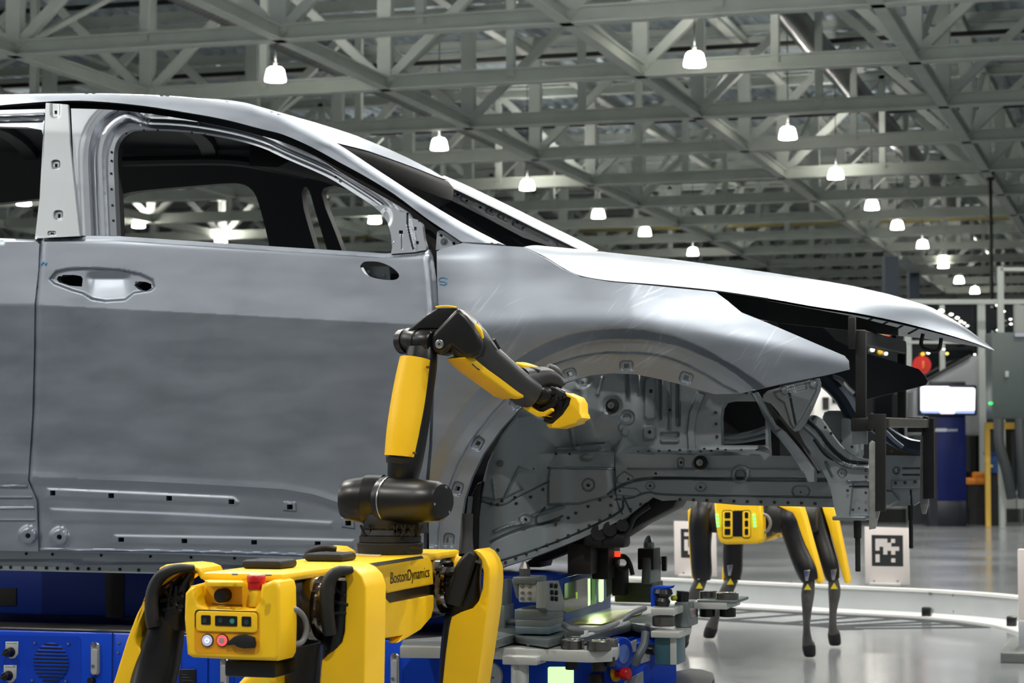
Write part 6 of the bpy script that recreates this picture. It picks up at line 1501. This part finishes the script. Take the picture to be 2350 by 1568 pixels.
# grey electrical cabinet on a frame, hoses
cb = thing('electrical_cabinet', 'grey green electrical cabinet on legs right of the kiosk', 'cabinet', tuple(PD(2320, 1190, 29.5)))
dbx('cabinet_box', 2277, 763, 2430, 962, 29.5, .4, mat('grey green cabinet', (60, 70, 69), .5), cb, .02)
dbx('handle', 2308, 852, 2315, 866, 29.46, .05, mat('pale handle', (150, 156, 150), .4), cb, .005); dbx('maker_plate', 2330, 764, 2352, 773, 29.47, .03, mat('pale plate', (150, 150, 165), .4), cb)
for x0 in (2296, 2400): dbx('leg', x0, 962, x0 + 8, 1196, 29.6, .1, M_post, cb)
p = PD(2274, 926, 29.45); b = MB(); b.cyl(p + c_h * .05, p - c_h * .02, .022, seg=14); obj('status_light', b, mat('green cabinet light', (30, 220, 100), .4, emit=1.0), cb)
for x, y, k in ((2292, 962, 30), (2340, 962, 8)):
    b = MB(); b.tube([PD(x, y, 29.4), PD(x + 2, y + 60, 29.35), PD(x + k * .6, y + 120, 29.35), PD(x + k, y + 182, 29.4)], .07, 10, 5); obj('cable_hose', b, mat('dark cable hose', (34, 40, 42), .6), cb)
# yellow guard frame, blue box and orange machine behind
yg = thing('guard_frame', 'yellow tubular guard frame below the grey green cabinet', 'frame', tuple(PD(2268, 1190, 30.2)))
dbx('top_bar', 2262, 970, 2480, 985, 30.3, .06, mat('yellow guard paint', (206, 168, 70), .5), yg); dbx('upright', 2263, 985, 2272, 1194, 30.3, .06, mat('yellow guard paint', (206, 168, 70)), yg); dbx('upright', 2440, 985, 2450, 1194, 30.3, .06, mat('yellow guard paint', (206, 168, 70)), yg)
om = thing('pallet_mover', 'low orange pallet mover inside the cell beside the kiosk', 'machine', tuple(PD(2258, 1120, 31.0)))
dbx('deck', 2219, 1097, 2300, 1113, 30.88, .28, mat('orange paint', (214, 130, 26), .5), om, .02); dbx('mast', 2238, 1084, 2296, 1098, 30.90, .24, mat('orange paint', (214, 130, 26)), om, .02); dbx('chassis', 2222, 1113, 2298, 1170, 30.90, .24, M_under, om); dbx('roller_foot', 2226, 1168, 2294, 1192, 30.88, .24, M_blk2, om)
bb_ = thing('blue_bin', 'blue bin with a yellow button behind the yellow guard frame', 'bin', tuple(PD(2280, 1085, 30.9)))
dbx('bin_body', 2270, 1040, 2292, 1086, 30.45, .3, mat('bin blue', (24, 70, 130), .5), bb_, .01); dbx('bin_rim', 2269, 1038, 2293, 1043, 30.43, .33, mat('bin blue', (24, 70, 130)), bb_); dbx('bin_stand', 2274, 1086, 2290, 1194, 30.5, .2, M_under, bb_)
p = PD(2275, 1070, 30.42); b = MB(); b.cyl(p, p - c_h * .02, .022, seg=12); obj('button', b, mat('yellow bin button', (220, 210, 120), .4), bb_)
# dark blue portal columns rising over the hood
pt = thing('portal_frame', 'dark blue portal frame rising behind the hood under the last lamps', 'frame', tuple(PD(2075, 1190, 36)))
dbx('column', 2036, 588, 2062, 1180, 36, .3, mat('portal blue', (30, 44, 58), .5), pt); dbx('column', 2092, 622, 2110, 1172, 40, .3, mat('portal blue', (30, 44, 58)), pt)
b = MB(); b.beam(PD(2056, 592, 36.1), PD(2102, 624, 40.1), .2, .06); obj('cross_beam', b, M_post, pt)
# slim pale duct post on the right
dpst = thing('duct_post', 'slim pale duct post with an arm above the electrical cabinet', 'post', tuple(PD(2300, 1190, 30.5)))
dbx('upright', 2296, 612, 2303, 1194, 31.2, .06, M_post, dpst); dbx('arm', 2296, 614, 2480, 622, 31.2, .06, M_post, dpst)
dbx('shaft', 2330, 700, 2352, 764, 30.0, .1, mat('pale shaft', (128, 132, 128), .5), dpst)
# white machine cover seen through the engine bay
wc = thing('machine_cover', 'white machine cover in the cell seen through the engine bay', 'machine', tuple(PD(1915, 1190, 31)))
dbx('cover', 1868, 880, 1968, 1010, 31, .5, mat('white machine cover', (228, 226, 222), .4), wc, .03); dbx('base', 1870, 1010, 1966, 1194, 31.05, .45, mat('dark machine base', (36, 42, 44)), wc)
dbx('cover_slot', 1888, 912, 1902, 940, 30.97, .05, M_under, wc); dbx('cover_slot', 1910, 905, 1930, 925, 30.97, .05, M_under, wc)
